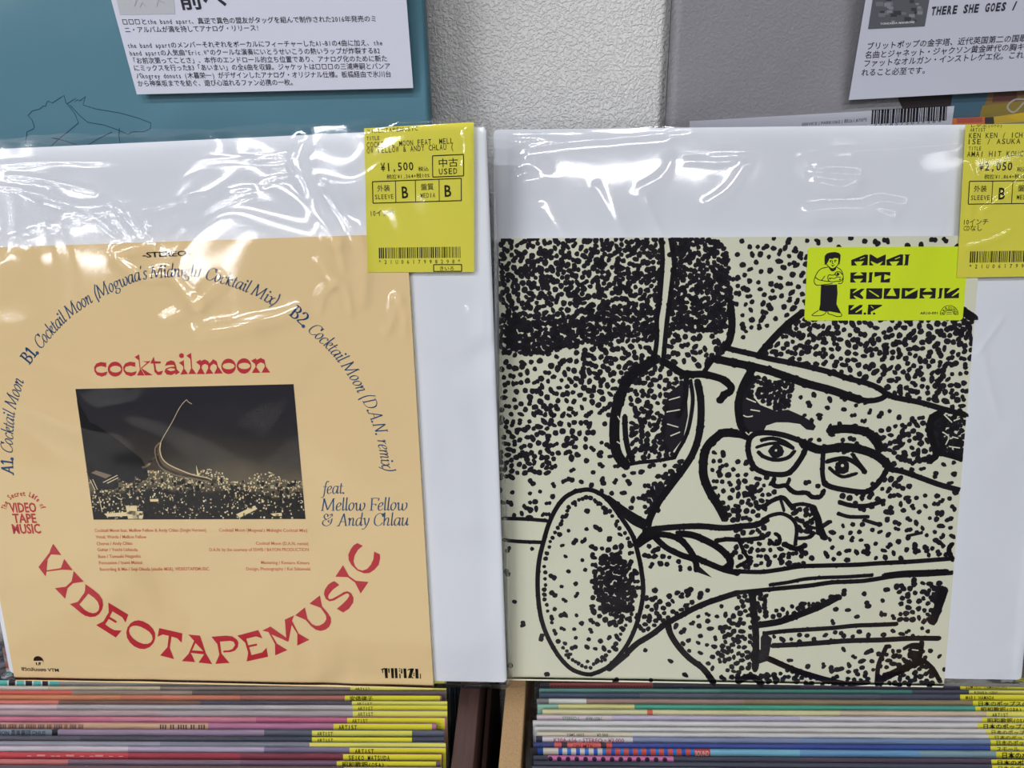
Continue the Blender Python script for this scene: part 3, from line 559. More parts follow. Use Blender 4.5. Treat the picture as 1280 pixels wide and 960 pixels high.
STROKES = [  # (width, points)
 (6, [(826.5,296),(828,320),(827,345),(824,380),(821,400),(821,425),(818,447)]), (6, [(838,296),(843,330),(841,345),(838,370),(834,400),(831,430),(829,452)]),
 (9, [(829,452),(838,457),(848,464),(858,468),(880,468),(900,473),(908,478),(914,484),(912,490),(906,493),(900,501)]), (7, [(858,466),(885,470),(905,474),(912,480)]),
 (6, [(880,465),(887,455),(893,447)]), (7, [(905,434),(920,438),(946,444),(960,448),(1000,456),(1040,466),(1060,473),(1080,478),(1096,484),(1108,492),(1120,497),(1150,503),(1178,511),(1200,517),(1212,521)]),
 (10, [(893,448),(910,452),(925,455),(940,458)]), (10, [(940,458),(960,463),(975,468),(992,474),(1010,480),(1040,488),(1060,495),(1076,500)]), (7, [(1060,496),(1085,501),(1102,498),(1108,492)]),
 (9, [(905,436),(912,425),(915,405),(913,380)]), (9, [(948,445),(965,425),(985,405),(1003,391)]), (10, [(1204,389),(1213,395),(1221,400)]),
 (10, [(940,462),(930,480),(925,495),(923,510),(926,530),(932,541)]), (7, [(937,548),(945,542),(960,541),(980,544),(1000,551),(1008,555),(1005,566),(998,578),(990,588),(980,593),(960,592),(945,586),(938,575),(935,560),(937,548)]),
 (11, [(1003,554),(1015,559),(1025,562),(1045,560),(1060,559),(1080,563),(1095,569),(1108,579)]), (6, [(1029,565),(1028,590),(1030,603)]), (7, [(1030,604),(1040,609),(1060,613),(1080,615),(1090,611),(1100,601),(1108,588),(1110,580)]),
 (7, [(1110,586),(1130,590),(1150,597),(1175,606),(1201,613)]), (11, [(1038,538),(1052,536),(1070,537),(1085,541),(1095,551),(1100,560)]),
 (5, [(952,550),(965,548),(980,552),(991,560)]), (4, [(946,559),(960,555),(975,554),(990,560)]), (5, [(948,565),(955,571),(970,575),(985,572),(993,564)]),
 (6, [(1034,577),(1045,574),(1055,573),(1065,576),(1075,583),(1081,590)]), (4.5, [(1037,585),(1045,592),(1055,596),(1070,592)]), (5, [(1066,568),(1072,577),(1082,590)]),
 (6, [(968,598),(966,605),(972,608),(982,607),(988,612),(995,616),(1008,616),(1015,621),(1025,621),(1030,613)]), (5, [(983,608),(987,599)]),
 (11, [(922,542),(905,541),(895,547),(885,557),(880,570),(879,590),(882,603),(889,618),(898,632),(906,647)]), (7, [(918,543),(928,545),(936,548)]),
 (8, [(806,663),(830,660),(860,658),(880,658),(905,660),(925,658),(945,656),(958,650)]), (6, [(896,676),(910,674),(925,675),(940,674),(955,672)]),
 (5, [(952,651),(962,645),(975,642),(985,645),(993,652),(996,662),(994,680)]), (6, [(955,633),(965,626),(978,622),(985,628),(990,634)]), (5, [(990,632),(1003,630),(1016,633)]), (4, [(976,625),(980,638)]),
 (9, [(1016,635),(1022,648),(1025,660),(1030,672)]), (6, [(1025,660),(1037,652)]), (5, [(962,675),(967,680),(974,679),(974,671),(969,667)]), (5, [(998,673),(1010,672),(1016,668),(1011,664)]), (7, [(980,680),(995,686),(1006,682)]),
 (4, [(1008,640),(1016,650),(1005,655),(1018,660)]), (6, [(920,714),(950,715),(975,712),(1000,708),(1030,707),(1070,706),(1100,704),(1140,702),(1191,698)]),
 (5, [(963,731),(985,728),(1005,724),(1030,722),(1060,721),(1090,719)]), (6, [(920,741),(950,738),(980,735),(1012,732),(1040,728),(1080,726),(1120,720),(1160,718),(1190,716)]), (6, [(1105,719),(1130,716),(1160,715),(1184,714)]),
 (6, [(720,614),(735,612),(748,616),(760,625),(775,645),(790,668),(797,690),(802,715),(804,740),(800,765),(792,790),(780,812),(762,832),(745,841),(735,843),(722,840),(710,833),(697,818),(685,797),(677,775),(673,750),(672,725),(674,700),(680,675),(686,655),(695,636),(706,622),(720,614)]),
 (5, [(629,648),(660,649),(684,651)]), (5, [(630,675),(650,677),(678,678)]),
 (9, [(872,478),(876,500),(876,525),(873,547),(866,567),(855,585),(840,605),(825,625),(816,640),(810,654)]), (9, [(758,622),(780,638),(798,649),(810,655)]), (6, [(770,634),(790,652),(806,660)]),
 (13, [(820,448),(806,458),(791,468),(781,482),(774,500),(769,520),(768,545),(770,563),(776,575),(783,581)]), (5, [(783,581),(800,578),(820,576),(843,572)]), (7, [(781,520),(782,545),(786,565),(791,577)]),
 (5, [(863,476),(866,500),(862,530),(856,548),(848,562),(843,572)]), (7, [(858,472),(856,500),(848,520)]),
 (8, [(797,682),(812,672),(826,668),(845,672),(858,682),(868,697)]), (9, [(848,667),(866,669),(885,677),(900,686),(911,697),(913,706),(905,711)]), (8, [(870,697),(885,704),(905,712),(922,716)]), (8, [(815,668),(832,684),(852,694),(868,700),(871,712)]), (9, [(798,678),(806,668),(818,662)]),
 (8, [(785,815),(797,804),(815,793),(832,780),(850,770),(875,757),(900,748),(922,741)]), (8, [(835,778),(838,792),(848,808),(862,823),(878,835),(890,850),(894,858)]), (7, [(762,836),(785,817)]),
 (9, [(940,742),(943,770),(945,800),(944,836)]), (9, [(950,781),(975,777),(1000,768),(1025,758),(1048,746)]), (6, [(955,792),(980,789),(1010,787),(1040,785),(1070,782),(1100,781),(1120,780)]),
 (7, [(965,807),(990,806),(1020,804),(1060,801),(1100,800),(1140,798),(1174,798)]), (8, [(960,823),(980,832),(1000,840),(1030,849),(1056,855)]), (7, [(1060,855),(1085,853)]), (6, [(1096,856),(1098,832),(1105,815),(1108,809),(1112,808)]),
 (10, [(1100,850),(1120,840),(1140,831),(1154,826)]), (6, [(1155,826),(1166,836),(1175,852)]), (7, [(1152,804),(1150,818),(1148,826)]), (11, [(1180,738),(1173,758),(1166,777)]), (5, [(1130,811),(1140,806),(1152,806)]),
 (9, [(922,852),(935,846),(945,848),(954,858)]), (9, [(1176,516),(1166,522),(1162,535),(1165,548),(1169,560),(1170,569),(1162,576)]), (7, [(1170,565),(1190,570),(1202,574)]), (6, [(1190,680),(1186,688),(1191,700)]), (5, [(924,676),(930,690),(935,700),(922,708)]),
 (6, [(1050,628),(1065,632),(1085,632),(1104,626)]), (5, [(1048,642),(1062,646),(1084,646)]), (5, [(1080,650),(1096,655)]), (4, [(1134,670),(1152,666)]), (5, [(1010,672),(1016,668)]), (5, [(930,620),(941,618)]),
]
BLOBS = [  # solid ink areas
 [(924,498),(935,488),(950,506),(970,514),(985,512),(1003,520),(1015,527),(1020,533),(1017,538),(1008,537),(1000,530),(985,528),(970,528),(958,532),(955,538),(945,540),(937,540),(932,542),(927,535)],
 [(835,492),(848,482),(858,478),(860,520),(854,548),(840,566),(830,562),(828,540),(831,512)], [(906,442),(893,449),(895,438),(905,425)],
 [(1166,520),(1185,518),(1180,545),(1184,566),(1172,568),(1163,548)], [(1165,740),(1184,740),(1176,756),(1162,752)], [(1018,640),(1026,648),(1030,672),(1020,668)], [(955,790),(965,798),(960,826),(948,830),(942,812)],
 [(1138,808),(1150,806),(1152,822),(1140,826),(1134,818)], [(890,722),(870,704),(868,714)]]
CLEAN = [  # areas the stipple keeps clear of
 [(828,296),(838,296),(841,330),(836,375),(829,445),(822,445),(826,400),(829,345)], [(906,440),(960,453),(1060,478),(1098,488),(1096,494),(1040,482),(960,458),(904,446)], [(905,476),(880,475),(876,505),(898,500)],
 [(915,297),(925,296),(920,330),(917,400),(921,430),(910,430),(914,400),(912,330)], [(946,440),(930,434),(1000,385),(1003,392),(968,420)], [(762,615),(765,600),(775,620),(800,640)], [(876,545),(895,545),(880,560),(876,600),(900,645),(890,650),(820,650),(815,645),(850,603)],
 [(812,712),(920,720),(900,738),(812,735)], [(922,718),(1190,702),(1190,712),(922,736)], [(800,790),(832,778),(836,800),(800,808)], [(960,740),(1100,728),(1040,745),(975,762),(958,764)], [(903,543),(935,550),(932,580),(884,560)], [(945,548),(1003,556),(985,590),(945,585)], [(1034,566),(1100,572),(1085,608),(1035,602)],
 [(955,300),(1008,300),(1010,305),(955,305)], [(632,652),(680,653),(677,676),(632,674)]]
FIELDS = [  # (density, area)
 (.66, [(612,297),(826,297),(824,400),(612,400)]), (.86, [(612,395),(750,395),(730,428),(690,442),(612,446)]), (.72, [(745,388),(824,388),(820,425),(740,430)]), (.72, [(842,297),(890,297),(908,312),(916,340),(840,345)]), (.72, [(842,345),(917,340),(916,400),(838,400)]), (.8, [(890,355),(917,350),(917,400),(890,405)]), (.86, [(838,398),(912,398),(905,415),(838,412)]),
 (.34, [(615,446),(690,443),(770,425),(770,520),(617,520)]), (.52, [(725,428),(820,425),(818,446),(785,465),(770,500),(725,500)]), (.44, [(834,414),(905,415),(893,447),(880,462),(832,450)]), (.40, [(618,520),(735,510),(740,560),(720,575),(620,560)]), (.58, [(625,560),(690,555),(695,590),(625,598)]), (.16, [(690,560),(766,520),(768,580),(830,580),(835,590),(800,640),(740,612),(690,610)]), (.13, [(622,600),(700,600),(690,650),(626,645)]), (.42, [(650,628),(692,625),(686,646),(648,645)]),
 (.58, [(786,470),(826,458),(858,475),(834,490),(828,560),(845,570),(790,575)]), (.75, [(820,600),(852,575),(845,600),(815,645),(800,635)]), (.26, [(835,605),(880,590),(893,645),(828,648)]),
 (.26, [(918,297),(1010,297),(1008,380),(920,430)]), (.12, [(1010,296),(1200,296),(1200,310),(1010,310)]), (.44, [(970,420),(1005,396),(1205,398),(1215,425),(1211,516),(1110,490),(1000,455),(955,444)]), (.8, [(1190,398),(1218,402),(1214,425),(1195,420)]), (.72, [(934,468),(990,482),(985,512),(965,510),(930,490)]),
 (.15, [(985,485),(1100,505),(1160,515),(1160,530),(1100,540),(1030,534),(1000,520)]), (.48, [(1092,540),(1160,520),(1165,575),(1112,582)]), (.2, [(1015,540),(1095,550),(1105,572),(1010,556)]), (.14, [(1115,585),(1200,575),(1200,610),(1140,592)]), (.85, [(1168,520),(1208,522),(1204,574),(1174,566)]), (.42, [(1200,500),(1213,498),(1211,520),(1196,514)]),
 (.38, [(1090,605),(1112,592),(1140,600),(1130,640),(1085,640),(1042,622),(1046,615),(1086,618)]), (.26, [(1110,625),(1196,615),(1190,696),(1030,702),(1032,675),(1045,655),(1100,655)]), (.12, [(1005,600),(1028,605),(1024,615),(1000,612)]), (.3, [(885,560),(934,560),(945,590),(965,600),(968,615),(910,640),(892,610)]), (.5, [(900,600),(965,608),(955,650),(908,650)]), (.42, [(915,655),(955,660),(985,690),(1020,690),(1020,705),(920,712)]), (.5, [(990,632),(1018,640),(1020,668),(998,665)]),
 (.12, [(690,660),(725,620),(750,625),(780,665),(740,700),(700,800),(684,760)]), (.4, [(738,680),(790,680),(798,740),(785,790),(740,770)]), (.2, [(700,760),(785,780),(760,825),(720,832),(700,810)]), (.95, [(752,695),(770,692),(785,705),(795,735),(790,762),(768,772),(750,755),(742,725)]),
 (.035, [(632,684),(672,684),(680,780),(715,842),(635,848)]), (.035, [(800,810),(832,785),(840,815),(885,852),(770,852),(778,830)]), (.42, [(806,680),(850,702),(870,715),(812,706)]), (.36, [(806,740),(830,735),(890,738),(835,775),(800,790)]), (.6, [(795,770),(830,755),(838,772),(800,796)]), (.24, [(842,782),(925,748),(930,790),(925,850),(895,850),(852,805)]), (.6, [(905,770),(942,760),(944,848),(915,852),(900,830)]), (.65, [(920,744),(960,742),(975,770),(935,775)]), (.55, [(960,748),(1040,742),(1045,750),(1000,768),(962,778)]),
 (.10, [(1050,735),(1130,730),(1125,775),(1040,780)]), (.55, [(1120,730),(1180,728),(1168,778),(1125,775)]), (.3, [(960,794),(1170,784),(1165,796),(965,804)]), (.07, [(965,810),(1095,806),(1090,830),(1020,842),(985,828)]), (.3, [(1010,830),(1092,825),(1092,852),(1045,850)]), (.55, [(1098,815),(1150,808),(1160,830),(1170,856),(1098,856)]), (.16, [(1156,812),(1182,808),(1180,856),(1172,845)]), (.55, [(945,845),(985,835),(1055,858),(950,858)])]
def inside(p, P):
    x, y = p; c = False; j = len(P) - 1
    for i in range(len(P)):
        if (P[i][1] > y) != (P[j][1] > y) and x < (P[j][0] - P[i][0]) * (y - P[i][1]) / (P[j][1] - P[i][1]) + P[i][0]: c = not c
        j = i
    return c
g = Geo(); rs = random.Random(21); MPX = .257 / 575      # metres of jacket per photo pixel
def on_jacket(u, v): return -.1283 < u < .1283 and .0002 < v < .2568
def dot(x, y, r, asp=1, rot=0):
    u, v = SR.px(x, y, Z1)
    if not on_jacket(u, v): return
    n = 10; vs = []
    for i in range(n):
        a = 6.2832 * i / n; q = r * MPX * rs.uniform(.86, 1.14); xx = q * asp * math.cos(a); yy = q / asp ** .5 * math.sin(a)
        vs.append((max(-.1284, min(.1284, u + xx * math.cos(rot) - yy * math.sin(rot))), max(.0001, min(.2569, v + xx * math.sin(rot) + yy * math.cos(rot))), Z1))
    g.add(vs, [tuple(range(n))], INK)
grid = {}
def near(x, y, d):
    k = int(d // 8) + 1; cx, cy = int(x // 8), int(y // 8)
    for i in range(cx - k, cx + k + 1):
        for j in range(cy - k, cy + k + 1):
            for (a, b) in grid.get((i, j), ()):
                if (a - x) ** 2 + (b - y) ** 2 < d * d: return True
    return False
for dens, P in FIELDS:
    x0, x1 = min(p[0] for p in P), max(p[0] for p in P); y0, y1 = min(p[1] for p in P), max(p[1] for p in P)
    r = 3.6 if dens > .3 else 3.3; sp = 3.35 * math.sqrt(math.pi / dens) * (.84 if dens < .7 else .74); n = int((x1 - x0) * (y1 - y0) / (sp * sp) * 7)
    for _ in range(n):
        x, y = rs.uniform(x0, x1), rs.uniform(y0, y1)
        if not inside((x, y), P) or any(inside((x, y), c) for c in CLEAN) or near(x, y, sp * rs.uniform(.8, 1.15)): continue
        grid.setdefault((int(x // 8), int(y // 8)), []).append((x, y))
        rr = r * rs.uniform(.8, 1.2); dot(x, y, rr, rs.choice((1, 1, 1.15, 1.35)), rs.uniform(0, 3.14))
        if rs.random() < .32: a = rs.uniform(0, 6.28); dot(x + math.cos(a) * rr * 1.3, y + math.sin(a) * rr * 1.1, rr * .95)
for wpx, pts in STROKES:
    P = smooth_path(pts, 5); Q = [SR.px(x, y, Z1) for x, y in P]
    Q = [(max(-.1282, min(.1282, u)), max(.0002, min(.2568, v))) for u, v in Q]
    ribbon(g, Q, wpx * 1.0 * MPX, Z1, INK)
    for i, (x, y) in enumerate(P): dot(x + rs.uniform(-.4, .4), y + rs.uniform(-.4, .4), wpx * rs.uniform(.42, .54), 1.1, rs.uniform(0, 3))
for P in BLOBS: poly(g, [SR.px(x, y, Z1) for x, y in P], Z1, INK)
for x, y, r in ((970, 564, 9), (1052, 584, 9)): dot(x, y, r); dot(x + 1, y, r)
# rim dots that follow the inside of the horn's bell
bell = [(690, 672), (683, 690), (681, 715), (681, 738), (683, 757), (690, 780), (699, 800), (712, 822), (722, 830), (737, 833), (750, 827), (763, 815), (773, 800), (783, 780), (791, 760), (790, 690), (780, 668), (765, 645), (752, 632), (736, 624), (722, 624), (708, 640), (700, 655)]
for x, y in smooth_path(bell, 3, True): dot(x + rs.uniform(-2, 2), y + rs.uniform(-2, 2), rs.uniform(2.4, 3.4))
g.obj('stipple_print', jr)['label'] = 'black stippled line drawing'
g = Geo()
for x, y, r in ((970, 563, 1.6), (1053, 582, 2.0)): disc(g, SR.px(x, y, Z2), r * MPX, r * MPX, Z2, STONE, 8)
for pts in ([(929, 519), (934, 521), (941, 520)], [(932, 540), (935, 543)], [(1178, 540), (1186, 546), (1182, 556)], [(1192, 526), (1200, 523)], [(1190, 546), (1198, 548)], [(1186, 558), (1200, 560)], [(1180, 518), (1190, 528)], [(836, 500), (850, 496)], [(833, 515), (850, 512)], [(834, 530), (848, 534)], [(838, 545), (850, 540)],
            [(933, 498), (945, 503)], [(938, 512), (950, 514)], [(772, 520), (775, 525)], [(771, 552), (776, 555)], [(1140, 812), (1148, 813)], [(1012, 648), (1016, 645)], [(950, 796), (950, 812)]):
    ribbon(g, [SR.px(x, y, Z2) for x, y in smooth_path(pts, 3)], 1.5 * MPX, Z2, STONE)
g.obj('cream_flecks', jr)

# neon promotional label
NEON = paper((224, 245, 40), .5, noise=.01)
z = .0005
q = [SR.px(1010, 308, z), SR.px(1209, 309, z), SR.px(1205, 400.5, z), SR.px(1005.5, 400.5, z)]
g = Geo(); x0 = (q[0][0] + q[3][0]) / 2; x1 = (q[1][0] + q[2][0]) / 2; y0 = (q[2][1] + q[3][1]) / 2; y1 = (q[0][1] + q[1][1]) / 2
slab(g, rounded(x0, y0, x1, y1, .0018), z - .0003, z, NEON); nl = g.obj('neon_label', right); nl['label'] = 'neon yellow-green title label'
LAB = [
 (1050,310,.0625,[(225,240),(500,130),(560,135),(550,345),(415,350),(480,262),(285,275),(340,350),(228,352)],[[(390,222),(495,180),(495,190),(410,228)]]),
 (1050,310,.0625,[(590,130),(625,130),(745,205),(905,130),(918,135),(905,345),(795,348),(860,265),(742,318),(630,262),(615,280),(675,348),(585,350)],[]),
 (1050,310,.0625,[(930,235),(1205,125),(1265,130),(1255,345),(1120,350),(1185,262),(990,275),(1040,350),(930,350)],[[(1095,217),(1200,177),(1205,188),(1110,228)]]),
 (1050,310,.0625,[(1290,130),(1405,128),(1378,160),(1362,345),(1268,348),(1296,320),(1312,160)],[]),
 (1050,310,.0625,[(210,490),(350,485),(270,550),(465,545),(405,485),(535,485),(525,690),(395,690),(460,615),(265,620),(320,690),(205,690)],[]),
 (1050,310,.0625,[(585,485),(665,485),(645,530),(635,690),(555,690),(580,650)],[]),
 (1050,310,.0625,[(690,480),(1010,480),(1005,555),(890,525),(880,640),(1005,600),(995,690),(810,690),(825,545),(690,580)],[]),
 (1050,350,.0625,[(205,175),(345,172),(255,250),(260,265),(430,172),(495,178),(400,270),(470,350),(455,380),(430,380),(285,310),(275,325),(325,380),(195,378)],[]),
 (1050,350,.0625,[(530,165),(850,165),(840,360),(815,380),(520,380)],[[(580,205),(600,205),(785,325),(775,340),(755,335),(580,220)]]),
 (1050,350,.0625,[(885,165),(1025,165),(930,315),(1125,320),(1060,165),(1200,165),(1190,350),(1165,380),(870,378)],[]),
 (1120,330,.078125,[(95,385),(310,385),(205,445),(150,420),(145,520),(350,410),(340,530),(310,558),(85,555)],[]),
 (1120,330,.078125,[(385,385),(490,385),(430,445),(585,440),(540,385),(640,385),(630,550),(530,550),(580,495),(420,495),(460,550),(375,550)],[]),
 (1120,330,.078125,[(695,385),(755,385),(740,420),(725,550),(660,552),(690,520)],[]),
 (1120,330,.078125,[(775,385),(875,385),(810,460),(820,470),(980,385),(1015,385),(1010,410),(890,510),(905,518),(1010,455),(1005,545),(770,550)],[]),
 (1050,350,.0625,[(170,500),(290,500),(205,590),(220,603),(400,495),(455,500),(440,540),(305,640),(318,655),(445,585),(440,688),(165,690)],[]),
 (1050,350,.0625,ell(497,672,28,24,12),[]), (1050,350,.0625,[(565,490),(845,495),(835,520),(615,640),(620,690),(548,690)],[[(610,520),(625,515),(675,560),(665,570)]]), (1050,350,.0625,ell(683,672,27,23,12),[])]
zl = z + .00012; g = Geo()
for x0, y0, s, pts, holes in LAB: px_poly(g, SR, x0, y0, s, pts, zl, INK, holes)
text(g, SR, 'AR10-001', (1150, 393), (1172, 392.8), 3.2, zl, INK, .02)
A_ = lambda a, r: SR.px(1186.5 + r * math.cos(a), 393 - r * math.sin(a), zl)
for r in (11.2, 5.8): ribbon(g, [A_(math.pi * i / 20, r) for i in range(21)], .0003, zl, INK)
for i, ch in enumerate('ARROUND'):
    a = math.pi * (1 - (i + .5) / 7.0); p = (1186.5 + 6.6 * math.cos(a), 393 - 6.6 * math.sin(a)); t = (math.sin(a), math.cos(a))
    text(g, SR, ch, (p[0] - t[0] * 1.4, p[1] - t[1] * 1.4), (p[0] + t[0] * 1.4, p[1] + t[1] * 1.4), 3.6, zl, INK, .02)
for a, b in (((1183, 388), (1190, 388)), ((1183, 390.3), (1190, 390.3)), ((1183, 392.6), (1190, 392.6)), ((1175.2, 393), (1181, 393)), ((1192, 393), (1197.8, 393))): ribbon(g, [SR.px(*a, zl), SR.px(*b, zl)], .0003, zl, INK)
g.obj('label_lettering', nl)
g = Geo(); P8 = lambda L: [(920 + x * .125, 280 + y * .125) for x, y in L]
for pts in ([(885,360),(888,320),(905,297),(940,284),(990,280),(1030,290),(1046,310),(1044,350),(1034,410),(1024,392),(1024,345),(985,338),(965,350),(935,345),(920,380),(905,400),(888,412)],
            [(850,612),(1010,605),(1016,690),(1005,800),(1030,850),(1052,895),(1000,885),(925,872),(905,880),(830,862),(842,800),(846,700)], [(922,430),(945,445),(970,452),(1002,432),(1000,455),(975,474),(950,470)]):
    poly(g, [SR.px(*p, zl) for p in P8(pts)], zl, INK)
for pts in ([(922,430),(850,448),(808,495),(782,560),(790,598),(815,612),(880,606),(965,596)], [(793,535),(850,563),(890,518)], [(850,563),(900,572),(930,575)], [(1004,430),(1050,460),(1072,520),(1066,580),(1040,598),(1022,590)], [(918,530),(930,508),(960,512),(990,505),(1000,482),(1040,480),(1062,505)], [(918,530),(925,565),(960,580),(1000,572),(1050,570),(1068,540)], [(950,540),(985,545),(1010,530),(1050,535)],
            [(985,495),(1010,520),(1035,495)], [(905,400),(925,425),(955,445),(985,440),(1015,415),(1024,392)], [(938,368),(958,362)], [(985,360),(1005,366)], [(968,365),(962,392),(975,395)], [(955,410),(970,416),(985,408)], [(825,864),(770,900),(765,915),(830,918),(880,905),(902,880)], [(925,875),(920,895),(960,908),(1010,925),(1055,920),(1052,895)]):
    ribbon(g, [SR.px(*p, zl) for p in smooth_path(P8(pts), 4)], .00042, zl, INK)
for x, y, r in ((946, 376, 7), (990, 376, 7), (968, 420, 8), (1018, 500, 14), (940, 545, 9), (1040, 555, 9)): poly(g, [SR.px(920 + a * .125, 280 + b * .125, zl) for a, b in ell(x, y, r, r, 8)], zl, INK)
g.obj('standing_man_drawing', nl)['label'] = 'small black drawing of a standing man'

price_sticker(SR, right, [(1207, 155.5), (1345, 154), (1333, 345), (1196, 347)],
    [('レゲエ(OTO)', 7, 45, 3.6, 3), ('ARTIST', 6, 25, 9, 4.5), ('KEN KEN / ICHIHARA DA', 5, 113, 17, 6.8), ('ISE / ASUKA ANDO', 5, 100, 24.5, 6.8)],
    [('TITLE', 5.5, 21, 32, 4.8), ('AMAI HIT KOUCHIE E.P.', 4, 116, 40, 7.2)],
    '¥2,050', '税抜¥1,864+税10%', [('10インチ', 5, 35, 123, 6.2), ('CDなし', 5, 28, 130.5, 6.2)], w=.0012)
RC = [
 ([(640, 172), (690, 172), (760, 167), (860, 161)], .0006, .0009), ([(655, 195), (665, 186), (700, 179), (760, 174), (830, 168)], .0010, .0016), ([(640, 215), (660, 205), (680, 222), (650, 228)], .0016, .0045), ([(1000, 193), (1060, 190), (1130, 186), (1195, 180)], .0007, .0010),
 ([(745, 235), (760, 265), (772, 296)], .0009, .0024), ([(795, 245), (808, 272), (820, 300)], .0008, .0022), ([(677, 260), (700, 297)], .0006, .0020), ([(838, 200), (828, 220), (800, 236)], .0007, .0022), ([(860, 202), (900, 203), (920, 200)], .0006, .0012), ([(890, 190), (945, 189)], .0006, .0012),
 ([(930, 205), (910, 235), (880, 255)], .0006, .0020), ([(1020, 206), (1045, 198), (1062, 197)], .0007, .0012), ([(1015, 215), (1070, 219)], .0007, .0014), ([(1020, 228), (1050, 235), (1065, 230)], .0009, .0028), ([(1010, 266), (1050, 262), (1090, 265), (1110, 272)], .0012, .0036), ([(1085, 256), (1100, 252), (1125, 256)], .0009, .0022),
 ([(910, 325), (920, 340)], .0005, .0030), ([(1040, 415), (1042, 425)], .0009, .0018), ([(1218, 440), (1240, 410), (1250, 395)], .0007, .0012), ([(1224, 430), (1232, 470), (1245, 520)], .0006, .0014), ([(1208, 200), (1215, 230), (1210, 270)], .0005, .0010), ([(1225, 265), (1260, 240), (1280, 225)], .0006, .0010), ([(1205, 310), (1240, 300), (1260, 290)], .0006, .0012),
 ([(1260, 805), (1272, 815), (1270, 835)], .0006, .0010), ([(760, 847), (800, 846), (850, 848)], .0006, .0010), ([(1150, 849), (1190, 848), (1240, 850)], .0006, .0010)]
sheet_film('plastic_sleeve', SR, -.1345, .1775, -.0005, .3178, .0018, right, 29, RC, amp=.5)['label'] = 'clear creased outer sleeve'

# ------------------------------------------------------------------ record crates
def at_z(x, y, z):
    d = ray(x, y); return CAM + d * ((z - CAM[2]) / d[2])
PZ = TOPZ - .004
def crate(name, label, x0, x1, t0, t1, m0, m1, y0=-.40, y1=-.006, rot=0.0, pin=None):
    """open crate: two side panels, front, back and bottom panel; x0..x1 inner width"""
    r = empty(name, loc=((x0 + x1) / 2, (y0 + y1) / 2, CTZ)); tag(r, label, 'crate'); ox, oy = (x0 + x1) / 2, (y0 + y1) / 2
    if pin is not None:                       # turned a little on the counter, its inner right edge through the point pin
        hx, hy = x1 - ox, pin[1] - oy; r.rotation_euler = (0, 0, rot)
        r.location = (pin[0] - hx * math.cos(rot) + hy * math.sin(rot), pin[1] - hx * math.sin(rot) - hy * math.cos(rot), CTZ)
    for nm, a, b, m in (('side_panel', (x0 - t0, y0, CTZ), (x0, y1, PZ), m0), ('side_panel', (x1, y0, CTZ), (x1 + t1, y1, PZ), m1), ('front_panel', (x0, y0, CTZ), (x1, y0 + .012, PZ - .06), m1),
                        ('back_panel', (x0, y1 - .008, CTZ), (x1, y1, PZ - .12), m1), ('bottom_panel', (x0, y0 + .012, CTZ), (x1, y1 - .008, CTZ + .008), m1)):
        g = Geo(); g.box((a[0] - ox, a[1] - oy, a[2] - CTZ), (b[0] - ox, b[1] - oy, b[2] - CTZ), m); g.obj(nm, r, bevel=.0008)
    return r
xa = at_z(575, 862, PZ)[0]; xb = at_z(600, 862, PZ)[0]; xc = at_z(632, 862, PZ)[0]; xd = at_z(657, 862, PZ)[0]
xl = at_z(556, 900, TOPZ)[0]; xr = at_z(668, 900, TOPZ)[0]
crate('record_crate', 'dark stained wooden crate under the cream jacket record', xl - .335, xa, .012, xb - xa, DARKWOOD, DARKWOOD, y1=-.018, rot=.036, pin=at_z(575, 862, PZ))
crate('record_crate', 'crate with a raw tan chipboard side under the stippled jacket record', xd, xr + .345, xd - xc, .013, TANWOOD, TANWOOD)
g = Geo(); xm = at_z(606, 930, PZ - .03)[0]
g.box((-.0014, -.10, 0), (.0014, .12, PZ - .03 - CTZ), DARKWOOD); o = g.obj('wooden_slat', bevel=.0005); o.location = (xm + .001, -.14, CTZ); o.rotation_euler = (0, 0, .034); tag(o, 'thin brown slat standing in the dark gap between the two crates', 'slat')

